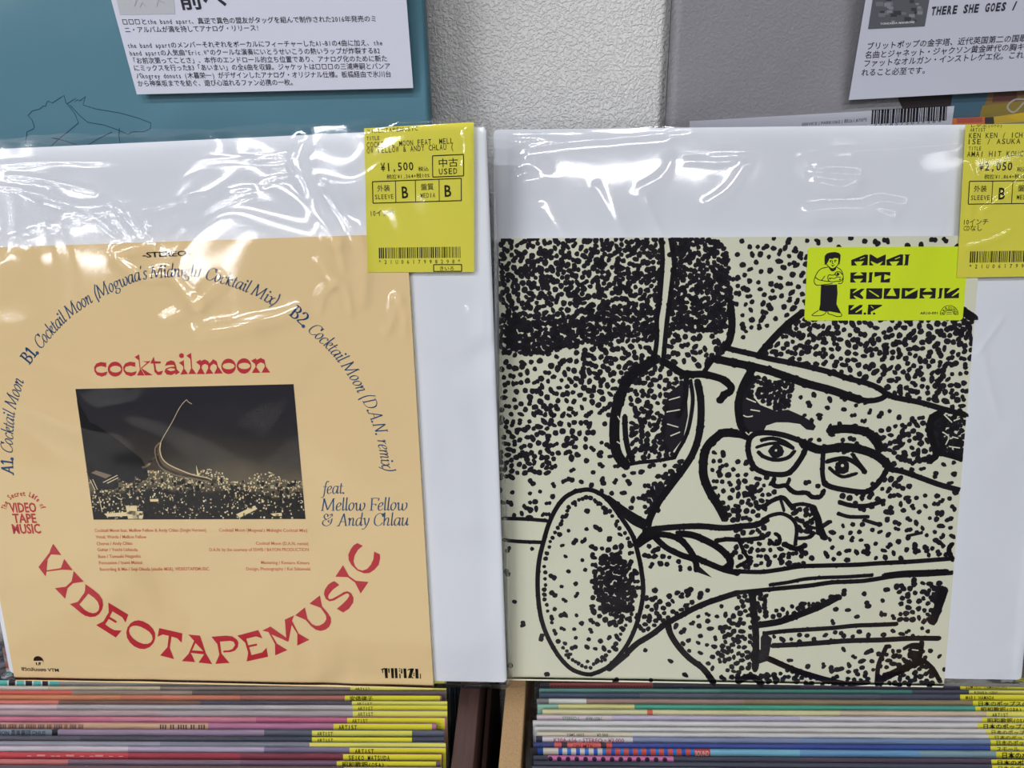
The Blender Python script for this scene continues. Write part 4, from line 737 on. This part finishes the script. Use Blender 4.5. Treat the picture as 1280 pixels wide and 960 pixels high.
TILT = math.radians(25); RUP = np.array([0, math.sin(TILT), math.cos(TILT)])
CY = (86, 172, 165); WH = (226, 226, 222); BK = (38, 36, 40); GY = (146, 140, 134)
def bin_record(ytop, x_left, x_right, segs, label, sticker=None, words=(), group=None, dz=0, dots=None, bold=False, pale=False, yaw=0.0, thick=.0013, film=True, dpx=7.0, H=.315):
    """a record leaning back in a crate; ytop = photo height of its top edge; segs = colour bands (x from, colour) along the visible top strip"""
    zt = TOPZ + dz; a = at_z((x_left if x_left is not None else x_right), ytop, zt)
    ex = np.array([math.cos(yaw), math.sin(yaw), 0]); wd = .315
    if x_right is None: zt -= .005; a = at_z(x_left, ytop, zt)
    o = a if x_left is not None else a - ex * wd
    up = RUP - ex * RUP.dot(ex); up /= np.linalg.norm(up); S = Surf(o - up * H, ex, up)
    r = empty('record', S); tag(r, label, 'record', group)
    g = Geo(); xs = []
    for i, (x, c) in enumerate(segs):
        u = 0 if i == 0 else min(wd, max(0, S.px(x, ytop + 4)[0])); xs.append((u, c))
    for i, (u, c) in enumerate(xs):
        u2 = xs[i + 1][0] if i + 1 < len(xs) else wd
        if u2 - u < 1e-5: continue
        m = paper(c, .42, .25, noise=.34)
        g.add([(u, 0, -thick), (u2, 0, -thick), (u2, H, -thick), (u, H, -thick), (u, 0, 0), (u2, 0, 0), (u2, H, 0), (u, H, 0)], [(4, 5, 6, 7), (7, 6, 2, 3), (1, 0, 3, 2), (0, 1, 5, 4)], m)
    g.add([(0, 0, -thick), (0, 0, 0), (0, H, 0), (0, H, -thick), (wd, 0, -thick), (wd, 0, 0), (wd, H, 0), (wd, H, -thick)], [(0, 1, 2, 3), (5, 4, 7, 6)], paper(segs[-1][1], .45))
    j = g.obj('jacket', r)
    if dots:
        x, x1, step, rad, c = dots; g = Geo()
        while x < x1: disc(g, (S.px(x, ytop + 4)[0], H - .0012), rad, rad, .00015, paper(c), 10); x += step
        g.obj('spot_print', j)
    face = max(.0014, dpx * .00046 - .0006)          # how much of the face shows above the next record
    for s, x0, x1, dy, h, c in words:
        h = min(h, face * .8); u0, u1 = S.px(x0, ytop + 3)[0], S.px(x1, ytop + 3)[0]; ink = Geo(); plane_text(ink, s, u0, H - h - .0003, u1 - u0, h, .00015, paper(c), .012); ink.obj('lettering', j)
    if sticker:
        x0, x1, t, bold_ = sticker; u0, u1 = S.px(x0, ytop + 4)[0], min(wd + .02, S.px(x1, ytop + 4)[0])
        u1 = min(u1, wd + .001)
        g = Geo(); slab(g, [(u0, H - .06), (u1, H - .06), (u1, H + .0002), (u0, H + .0002)], .00003, .00018, paper((228, 222, 104) if pale else (244, 234, 66), .5)); st = g.obj('price_sticker', r)
        if t:
            g = Geo(); n = sum(2 if ord(c) > 255 else 1 for c in t); h = min(.0026 if bold_ else .0021, face * .78)
            plane_text(g, t, u0 + .003, H - h - .0003, n * (.0017 if bold_ else .00145), h, .0004, STICKER_INK, .014 if bold_ else .006, mono=True); g.obj('label_print', st)
    if film:
        g = Geo(); n = 44; vs = []; ph = rng.uniform(0, 6); lo = .0024 if x_left is None else (.0044 if x_left >= 667 else .0028); ro = .0030 if x_left is None else .0024
        for i in range(n):
            u = -lo + (wd + lo + ro) * i / (n - 1); wv = .00014 * math.sin(i * .7 + ph) + .00010 * math.sin(i * 1.9 + ph)
            vs += [(u, H * .8, .0006), (u, H - .004, .00062 + wv), (u, H + .0013 + 4 * wv, .0006 + 1.5 * wv)]
        g.add(vs, [f for i in range(n - 1) for f in ((3 * i, 3 * i + 3, 3 * i + 4, 3 * i + 1), (3 * i + 1, 3 * i + 4, 3 * i + 5, 3 * i + 2))], FILM_OLD); g.obj('plastic_sleeve', r, smooth=True)
    return r

cyan = [(-120, CY)]; x = 0
for c, w in ((CY, 9), (WH, 2), (BK, 8), (WH, 2), (CY, 9), (WH, 2), (BK, 8), (WH, 2), (CY, 9), (WH, 2), (BK, 7), (WH, 2), (CY, 11), (GY, 999)): cyan.append((x, c)); x += w
GL = 'records in the left crate'; GR = 'records in the right crate'
Lrec = [
 (851, 558, cyan, (438, 556, '日本スタンダード(DS)', 1), 'record with a teal, black and white banded edge, just below the cream jacket corner', (), True),
 (858.5, 558, [(-120, (226, 206, 190)), (60, (186, 172, 146)), (200, (128, 118, 108))], (438, 558, 'ARTIST', 0), 'pale cream record edge just below the teal banded one', (), True),
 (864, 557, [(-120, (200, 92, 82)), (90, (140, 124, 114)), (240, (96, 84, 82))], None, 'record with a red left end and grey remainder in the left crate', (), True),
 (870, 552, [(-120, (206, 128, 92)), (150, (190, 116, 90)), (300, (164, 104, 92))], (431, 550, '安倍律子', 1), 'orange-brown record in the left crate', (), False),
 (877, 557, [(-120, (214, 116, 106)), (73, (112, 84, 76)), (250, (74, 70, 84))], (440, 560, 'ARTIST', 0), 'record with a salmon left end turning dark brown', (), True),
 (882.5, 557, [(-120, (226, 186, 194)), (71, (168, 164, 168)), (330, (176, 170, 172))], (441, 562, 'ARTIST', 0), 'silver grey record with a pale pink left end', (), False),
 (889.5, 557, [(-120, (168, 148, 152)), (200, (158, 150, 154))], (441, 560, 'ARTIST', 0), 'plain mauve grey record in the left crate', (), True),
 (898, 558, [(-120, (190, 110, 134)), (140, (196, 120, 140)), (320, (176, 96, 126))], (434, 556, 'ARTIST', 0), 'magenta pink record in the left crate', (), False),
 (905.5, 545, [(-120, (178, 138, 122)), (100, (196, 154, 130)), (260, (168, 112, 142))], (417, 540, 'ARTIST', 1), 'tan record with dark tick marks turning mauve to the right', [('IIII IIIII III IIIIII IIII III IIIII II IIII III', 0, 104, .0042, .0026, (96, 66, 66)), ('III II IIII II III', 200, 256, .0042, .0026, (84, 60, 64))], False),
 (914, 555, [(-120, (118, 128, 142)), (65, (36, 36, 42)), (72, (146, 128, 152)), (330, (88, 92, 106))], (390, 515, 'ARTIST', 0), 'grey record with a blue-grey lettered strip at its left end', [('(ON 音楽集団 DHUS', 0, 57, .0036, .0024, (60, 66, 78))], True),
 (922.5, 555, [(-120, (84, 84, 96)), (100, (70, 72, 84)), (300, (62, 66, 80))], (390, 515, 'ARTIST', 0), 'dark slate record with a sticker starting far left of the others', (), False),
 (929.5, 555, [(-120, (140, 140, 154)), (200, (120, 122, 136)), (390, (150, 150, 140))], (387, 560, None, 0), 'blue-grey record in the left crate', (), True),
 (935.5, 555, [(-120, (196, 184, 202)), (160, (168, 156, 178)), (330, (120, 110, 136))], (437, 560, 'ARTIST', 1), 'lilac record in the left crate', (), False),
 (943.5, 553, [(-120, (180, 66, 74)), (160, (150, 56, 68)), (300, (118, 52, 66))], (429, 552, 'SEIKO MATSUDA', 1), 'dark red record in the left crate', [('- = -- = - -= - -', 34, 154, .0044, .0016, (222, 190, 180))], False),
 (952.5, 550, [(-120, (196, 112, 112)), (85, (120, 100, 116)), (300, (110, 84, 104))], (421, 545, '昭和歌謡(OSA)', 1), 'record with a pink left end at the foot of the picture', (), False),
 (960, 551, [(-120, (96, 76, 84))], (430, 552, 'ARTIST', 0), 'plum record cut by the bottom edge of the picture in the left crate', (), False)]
for i, (yt, xr_, segs, stk, lab, words, pale) in enumerate(Lrec):
    bin_record(yt, None, xr_, segs, lab, stk, words, GL, dz=rng.uniform(-.0003, .0003), pale=pale, yaw=.038, dpx=Lrec[i + 1][0] - yt if i + 1 < len(Lrec) else 7)
chk = [(0, BK)]; x = 672
chk.append((672, (36, 66, 128))); chk.append((679, (206, 186, 172))); x = 698
for i in range(16): chk.append((x, (44, 112, 186) if i % 2 else (40, 88, 170))); chk.append((x + 5, (206, 196, 184) if i < 5 else (196, 84, 70))); x += 11
chk += [(868, (176, 72, 72)), (888, (116, 172, 210)), (1000, (104, 148, 186)), (1150, (124, 150, 162))]
Rrec = [
 (853.5, 677, [(0, (40, 40, 46)), (687, (122, 56, 56)), (816, (46, 46, 54)), (1000, (66, 58, 76))], (1200, 1330, 'SUMIKO YAMAGUCHI', 0), 'black record with a dark red woven strip, first below the stippled jacket', [('xxxxxxxxxxxxxxxxxxxxxxxxxxxxxxxx', 688, 815, .0040, .0024, (60, 32, 34))], False),
 (861, 675, [(0, (88, 130, 122)), (900, (70, 124, 112)), (1140, (74, 78, 90))], (1211, 1330, 'KOUSI UDO', 0), 'dark green record in the right crate', (), True),
 (866.5, 676, [(0, (62, 74, 92)), (800, (78, 84, 94)), (1100, (72, 74, 88))], (1200, 1330, 'MARI HAMADA', 0), 'slate record with a sticker naming a singer in capitals', (), False),
 (874, 672, [(0, (120, 116, 116)), (686, (228, 224, 210)), (733, (146, 122, 112)), (930, (134, 118, 92))], (1216, 1330, '日本のポップス(OR)', 1), 'brown record with a white left end in the right crate', (), False),
 (881, 673, [(0, (132, 174, 156)), (698, (212, 200, 128)), (793, (70, 152, 128)), (1050, (74, 148, 134))], (1219, 1330, '昭和歌謡(OSA)', 1), 'record with a yellow left part and bright green right part', (), False),
 (887.5, 679, [(0, (226, 212, 160)), (809, (214, 96, 66)), (816, (214, 196, 148)), (1050, (190, 172, 148))], (1233, 1330, 'ARTIST', 0), 'cream record with one small red mark', (), True),
 (894.5, 672, [(0, (230, 196, 202)), (765, (176, 168, 194)), (1000, (196, 186, 206))], (1227, 1330, '昭和歌謡(OSA)', 1), 'lilac record with a pink lettered strip at its left end', [('STEREO L     AW-1061', 703, 752, .0034, .0022, (96, 130, 116))], False),
 (901.5, 667, [(0, (214, 208, 210)), (1100, (222, 214, 212))], (1222, 1330, '日本のポップス(OR)', 1), 'thick white record in the right crate', (), False),
 (909, 669, [(0, (222, 216, 212)), (900, (210, 198, 190))], (1232, 1330, '日本のポップス', 0), 'second white record, directly in front of the thick white one', (), True),
 (915.5, 672, [(0, (214, 190, 168)), (790, (206, 198, 192))], (1236, 1330, '日本のポップス', 0), 'beige record printed with a catalogue number and price in small type', [('25MS 0003', 708, 730, .0034, .0021, (84, 66, 60)), ('¥2,500', 746, 760, .0034, .0021, (84, 66, 60))], False),
 (921.5, 671, [(0, (46, 50, 70)), (678, (214, 196, 202)), (791, (120, 130, 158)), (1000, (110, 130, 162))], (1238, 1330, '日本のポップス', 0), 'grey-blue record with a pink lettered strip at its left end', [('K30A-656・STEREO・¥2,000', 692, 780, .0040, .0025, (150, 56, 84))], False),
 (929, 668, [(0, (56, 64, 112)), (693, (206, 84, 80)), (702, (52, 44, 56)), (709, (208, 92, 86)), (751, (52, 44, 56)), (758, (208, 84, 80)), (765, (58, 72, 138)), (1100, (54, 74, 140))], (1238, 1330, 'スモール', 0), 'navy blue record with a red and black left part', [('ON MTK', 716, 742, .0036, .0022, (120, 36, 44))], False),
 (936, 664, chk, (1245, 1330, '日本のポップス(OR)', 1), 'light blue record with a blue, red and cream chequered strip', [('SOUND', 869, 886, .0042, .0028, (230, 200, 190))], False),
 (945.5, 668, [(0, (64, 64, 78)), (685, (216, 112, 166)), (842, (66, 66, 80)), (1000, (78, 66, 80))], (1239, 1330, '日本のポップス(OR)', 1), 'dark record with a pink strip of black dots', (), False),
 (952.5, 668, [(0, (58, 60, 76)), (800, (70, 72, 86))], (1240, 1330, '日本のポップス', 0), 'dark slate record near the foot of the picture in the right crate', (), False),
 (959, 666, [(0, (84, 80, 92)), (900, (60, 56, 66))], (1242, 1330, '日本のポップス', 0), 'grey record cut by the bottom edge of the picture in the right crate', (), False)]
for i, (yt, xl_, segs, stk, lab, words, pale) in enumerate(Rrec):
    bin_record(yt, xl_ - 1, None, segs, lab, stk, words, GR, dz=rng.uniform(-.0003, .0003), pale=pale, yaw=.034, H=.310, dpx=Rrec[i + 1][0] - yt if i + 1 < len(Rrec) else 7, dots=(688, 840, 11, .0013, (48, 34, 46)) if 'black dots' in lab else None)
# records farther back in both crates; the displayed records stand on their tops
back_cols = [(70, 76, 96), (52, 54, 62), (104, 116, 134), (46, 48, 56), (84, 102, 110), (60, 66, 90), (120, 124, 132), (44, 44, 50), (72, 96, 92), (88, 84, 110), (56, 58, 66), (96, 108, 128)]
nm = ['slate', 'charcoal', 'steel blue', 'black', 'sea grey', 'ink blue', 'pale grey', 'jet', 'bottle green', 'dusk violet', 'graphite', 'smoky blue']
def back_record(dy, c, label, group):
    e = np.array([math.cos(.038), math.sin(.038), 0]); o = at_z(556, 851, TOPZ - .0032) - e * .315 + np.array([0, dy, 0]); y = dy; up = RUP - e * RUP.dot(e); up /= np.linalg.norm(up); S = Surf(o - up * .315, e, up); r = empty('record', S); tag(r, label, 'record', group)
    g = Geo(); g.box((0, 0, -.0024), (.315, .315, 0), paper(c, .45)); g.box((.04, .3, .0), (.12, .3145, .0003), paper(tuple(min(235, k + 70) for k in c), .45)); g.obj('jacket', r)
    g = Geo(); n = 30; vs = []
    for i in range(n):
        u = -.003 + .321 * i / (n - 1); wv = .0003 * math.sin(i * .9 + y * 900); vs += [(u, .28, .0010), (u, .3135, .0009 + wv), (u, .3158 + wv, .0008 + wv)]
    g.add(vs, [f for i in range(n - 1) for f in ((3 * i, 3 * i + 3, 3 * i + 4, 3 * i + 1), (3 * i + 1, 3 * i + 4, 3 * i + 5, 3 * i + 2))], FILM_OLD); g.obj('plastic_sleeve', r, smooth=True)
for i in range(12):
    back_record(.0072 + i * .0060, back_cols[i], '%s record edge in the corner left of the cream jacket' % nm[i], 'dark records behind the cream jacket')

# ------------------------------------------------------------------ records and review sheets on the wall
def wall_surf(x, z, depth, back_tilt=0.0, roll=0.0):
    t = back_tilt; return Surf((x, -depth, z), (math.cos(roll), 0, math.sin(roll)), (-math.sin(roll), -math.sin(t), math.cos(t)))
TEAL = paper((92, 137, 155), .55, noise=.02); TEALLINE = paper((44, 78, 96), .55)
ST = wall_surf(0, 0, .046); c_br = ST.px(538, 150); c_tr = ST.px(527, 0)
slope = (c_br[0] - c_tr[0]) / (c_tr[1] - c_br[1])
xe = c_br[0] + slope * .02; ze = c_br[1] - .035
ST = Surf((xe - .1575, -.046, ze), (1, 0, -.012), (0, 0, 1))
teal = empty('wall_record', ST); tag(teal, 'teal blue record with a thin horse outline on the wall behind the cream jacket record', 'record')
g = Geo(); slab(g, rounded(-.1575, 0, .1575, .315, .0012), -.0045, 0, TEAL, paper((150, 160, 164))); tj = g.obj('jacket', teal, bevel=.0004)
g = Geo(); C4 = lambda L: [ST.px(x / 4, y / 4, Z1) for x, y in L]
for pts in ([(170,748),(128,715),(135,660),(165,645),(172,635),(160,600),(140,578),(160,555),(200,545),(215,530),(228,532),(232,516),(240,505),(262,515),(300,490),(320,477),(330,515),(345,530),(375,570),(392,615),(350,650),(300,690),(240,745)],
            [(335,520),(365,500),(380,490),(375,508),(390,498),(395,505),(405,500),(427,482),(415,525),(480,545),(600,565),(690,590),(755,615),(750,645),(720,658),(660,660),(640,672),(590,650),(520,625),(440,612),(400,580),(350,525)], [(597,640),(594,680),(602,720)], [(440,725),(490,695),(560,660)], [(260,690),(310,700),(395,728)], [(270,690),(300,695)]):
    ribbon(g, C4(pts), .00042, Z1, TEALLINE)
g.obj('horse_outline', tj)['label'] = 'thin dark line drawing of two horses'
def plain_film(S, parent, u0, u1, v0, v1, w, seed, amp=.5):
    return sheet_film('plastic_sleeve', S, u0, u1, v0, v1, w, parent, seed, (), amp=amp, nu=90, nv=90, back=-.0052, flap=.001, mat=FILM_WALL)
FILM_WALL = film_mat('clear_plastic_film_wall', refl=1.1, rough=.14, tint=(.97, .97, .975), fine=.06)
plain_film(ST, teal, -.1605, .1605, -.001, .317, .0006, 41)
RAIL = paper((150, 150, 152), .4)
def rail(x, z, depth, wdt, label):
    g = Geo(); g.box((-wdt / 2, -depth, -.004), (wdt / 2, 0, 0), RAIL); g.box((-wdt / 2, -depth - .003, -.004), (wdt / 2, -depth, .006), RAIL)
    o = g.obj('wall_rail', bevel=.0006); o.location = (x, 0, z); tag(o, label, 'rail')
rail(ST.o[0], ST.o[2] - .0035, .052, .24, 'small grey wall rail holding up the teal record')
GREYJ = wall_mat('grey_textured_jacket', (142, 140, 146), 540, .25)
SG = wall_surf(0, 0, .0075); a = SG.px(835, 75); b1 = SG.px(832, 150)
SG = Surf((b1[0] + .1575, -.0075, b1[1] - .020), (1, 0, .0), (0, 0, 1))
grey = empty('wall_record', SG); tag(grey, 'grey textured record with a white barcode strip on the wall behind the stippled jacket record', 'record')
g = Geo(); slab(g, rounded(-.1575, 0, .1575, .315, .0012), -.0035, 0, GREYJ, paper((110, 108, 112))); gj = g.obj('jacket', grey, bevel=.0004)
g = Geo(); Pq = lambda L, w=Z1: [SG.px(x, y, w) for x, y in L]
for L, c in (([(1122, 122), (1205, 112), (1205, 137), (1130, 140)], (50, 42, 44)), ([(1192, 110), (1242, 108), (1234, 146), (1186, 148)], (70, 100, 118)), ([(1238, 108), (1285, 104), (1285, 144), (1226, 146)], (128, 100, 66)), ([(1244, 106), (1270, 105), (1272, 126), (1240, 128)], (104, 70, 62)), ([(1228, 132), (1285, 126), (1285, 146), (1224, 148)], (140, 122, 56))):
    zz = Z1 + len(g.f) * 3e-6; poly(g, Pq(L, zz), zz, paper(c, .5))
for L, c in (([(1188, 148), (1232, 146), (1232, 160), (1186, 160)], (214, 120, 66)), ([(1196, 148), (1228, 147), (1228, 153), (1196, 154)], (190, 84, 66)), ([(1231, 147), (1244, 146), (1244, 155), (1231, 156)], (58, 50, 52)), ([(1242, 146), (1285, 140), (1285, 152), (1243, 155)], (212, 178, 50))):
    zz = Z2 + len(g.f) * 3e-6; poly(g, Pq(L, zz), zz, paper(c, .5))
ribbon(g, Pq(smooth_path([(1282, 124), (1270, 124), (1261, 130), (1260, 136), (1268, 140), (1280, 128)], 4), Z3 + .00006), .0009, Z3 + .00006, paper((170, 164, 156)))
g.obj('colour_picture', gj)['label'] = 'strip of a colour picture'
g = Geo(); wz = .0004
Q = Pq([(862, 161), (1189, 161), (1193, 132.5), (862, 151.5)], wz); slab(g, Q, .0001, wz, paper((206, 208, 220), .6)); ob = g.obj('paper_strip', grey); ob['label'] = 'white obi strip'
g = Geo(); z = wz + .00012; text(g, SG, 'SERVICE | PARK1062 | 税込1,870円', (1002, 157.5), (1083, 151.5), 3.8, z, INK, .006)
rb = random.Random(9); x = 1090.
while x < 1184:
    b = rb.choice((1.2, 2.2, 3.2)); f = (x - 1090) / 96; yt = 137.3 - 5 * f; f2 = 18
    poly(g, [SG.px(x - 1.2, yt + f2, z), SG.px(x + b - 1.2, yt + f2, z), SG.px(x + b, yt, z), SG.px(x, yt, z)], z, INK); x += b + rb.choice((.8, 1.2))
text(g, SG, '4 5 1 8 5 7 5 0 3 5 2 8 4 *', (1092, 158.5), (1182, 152.5), 3.4, z + .0001, INK)
g.obj('strip_print', ob)
plain_film(SG, grey, -.1605, .1605, -.001, .317, .0008, 43)
rail(SG.o[0], SG.o[2] - .0035, .0085, .24, 'small grey wall rail holding up the grey record')

# review sheets clipped in front of the wall records, their tops bowing forward
PAPER = paper((178, 180, 194), .8, noise=.01); SHEETINK = paper((44, 44, 52), .6)
def review_sheet(S0, px_bl, px_br, tilt, depth, label):
    d0 = ray(*px_bl); t = (-depth - CAM[1]) / d0[1]; A = CAM + d0 * t; d1 = ray(*px_br); t = (-depth - CAM[1]) / d1[1]; B = CAM + d1 * t
    S = Surf((A + B) / 2, B - A, (0, -math.sin(tilt), math.cos(tilt))); r = empty('review_sheet', S); tag(r, label, 'sheet'); return S, r
def sheet_mesh(S, r, bl, br, tl_dir, tr_dir, H, pm=None):
    """paper with its side edges through the given photo positions"""
    a, b = np.array(S.px(*bl)), np.array(S.px(*br)); c, d = np.array(S.px(*tl_dir)), np.array(S.px(*tr_dir))
    tl = a + (c - a) * (H / (c[1] - a[1])); tr = b + (d - b) * (H / (d[1] - b[1])) if pm is None else b + tl - a
    g = Geo(); slab(g, [tuple(a), tuple(b), tuple(tr), tuple(tl)], -.0003, 0, pm or PAPER); return g.obj('paper', r)
S1, r1 = review_sheet(None, (171, 118), (516.5, 110), math.radians(9.5), .052, 'white printed review sheet over the teal record')
p1 = sheet_mesh(S1, r1, (171, 118), (516.5, 110), (139, 0), (508, 0), .12)
g = Geo(); z = .00012; up1 = (-.20, -1)
J = [('□□□とthe band apart、真逆で異色の盟友がタッグを組んで制作された2016年発売のミ', (154, 30.5), (470, 26.5)), ('ニ・アルバムが満を持してアナログ・リリース!', (157, 40.5), (323, 38)),
     ('the band apartのメンバーそれぞれをボーカルにフィーチャーしたA1~B1の4曲に加え、the', (160.5, 60), (478, 56.5)), ('band apartの人気曲"Eric.W"のクールな演奏にいとうせいこうの熱いラップが炸裂するB2', (163, 69.5), (475, 66.5)),
     ('「お前次第ってことさ」、本作のエンドロール的立ち位置であり、アナログ化のために新た', (168, 79), (484, 76.3)), ('にミックスを行ったB3「あいまい」の全6曲を収録。ジャケットは□□□の三浦康嗣とバンア', (168.5, 88.2), (488, 85.8)),
     ('パkogrey donuts (木暮栄一) がデザインしたアナログ・オリジナル仕様。板橋経由で氷川台', (171, 98), (489, 95.8)), ('から神楽坂までを紡ぐ、遊び心溢れるファン必携の一枚。', (173, 107.5), (366, 106))]
for i, (t, a, b) in enumerate(J):
    f = i / 7; text(g, S1, t, a, b, 5.9, z, SHEETINK, .008, mono=True)
text(g, S1, '前へ', (226, 10), (284, 8), 21, z, SHEETINK, .02)
g.obj('printed_text', p1)
g = Geo(); poly(g, [S1.px(150, 18.5, z), S1.px(219, 17.5, z), S1.px(214, -40, z), S1.px(136, -40, z)], z, paper((158, 160, 166)))
for L in ([(168, 8), (171, 0), (176, -10)], [(175, 9), (178, 3), (182, 8)], [(196, 8), (198, 0), (206, 4)]): ribbon(g, [S1.px(x, y, z + .0001) for x, y in L], .0003, z + .0001, paper((134, 136, 142)))
g.obj('thumbnail', p1)['label'] = 'grey thumbnail picture'
S2, r2 = review_sheet(None, (1061, 125), (1280, 113), math.radians(9), .014, 'white printed review sheet over the grey record')
p2 = sheet_mesh(S2, r2, (1061, 125), (1345, 109.5), (1082, 0), (1412, -15), .12, paper((160, 162, 175), .8, noise=.01))  # greyer copy of the white paper, shade and film put into its colour
g = Geo(); upv = (.13, -1)
for t, a, b in (('ブリットポップの金字塔、近代英国第二の国歌とも言', (1084, 61.5), (1312, 49.5)), ('名曲とジャネット・ジャクソン黄金時代の胸キュンを', (1081, 72.5), (1308, 60.5)), ('ファットなオルガン・インストレゲエ化。これ両面震', (1080, 83), (1308, 70.5)), ('れること必至です。', (1076.5, 94.5), (1156, 91.5))):
    text(g, S2, t, a, b, 7.0, z, SHEETINK, .010, up=upv, mono=True)
text(g, S2, 'THERE SHE GOES / THAT', (1163.5, 18.8), (1304, 10.0), 10, z, SHEETINK, .045, up=(.18, -1), mono=True)
g.obj('printed_text', p2)
g = Geo(); poly(g, [S2.px(1085, 36.5, z), S2.px(1156, 33, z), S2.px(1166, -24, z), S2.px(1094, -22, z)], z, paper((74, 76, 82)))
rb = random.Random(4)
for i in range(34):
    x, y = rb.uniform(1099, 1150), rb.uniform(-4, 27); c = rb.choice(((108, 110, 116), (50, 52, 58), (92, 94, 100))); k = rb.uniform(2, 5)
    poly(g, [S2.px(x - k, y + k * .6, z + .0001 + i * 1e-6), S2.px(x + k, y + k * .6, z + .0001 + i * 1e-6), S2.px(x + k, y - k * .6, z + .0001 + i * 1e-6), S2.px(x - k, y - k * .6, z + .0001 + i * 1e-6)], z + .0001 + i * 1e-6, paper(c))
text(g, S2, 'TOKKAIDA MANBORE', (1100, 31), (1143, 28.8), 2.4, z + .0002, paper((170, 172, 178)), .02)
g.obj('thumbnail', p2)['label'] = 'dark thumbnail picture'
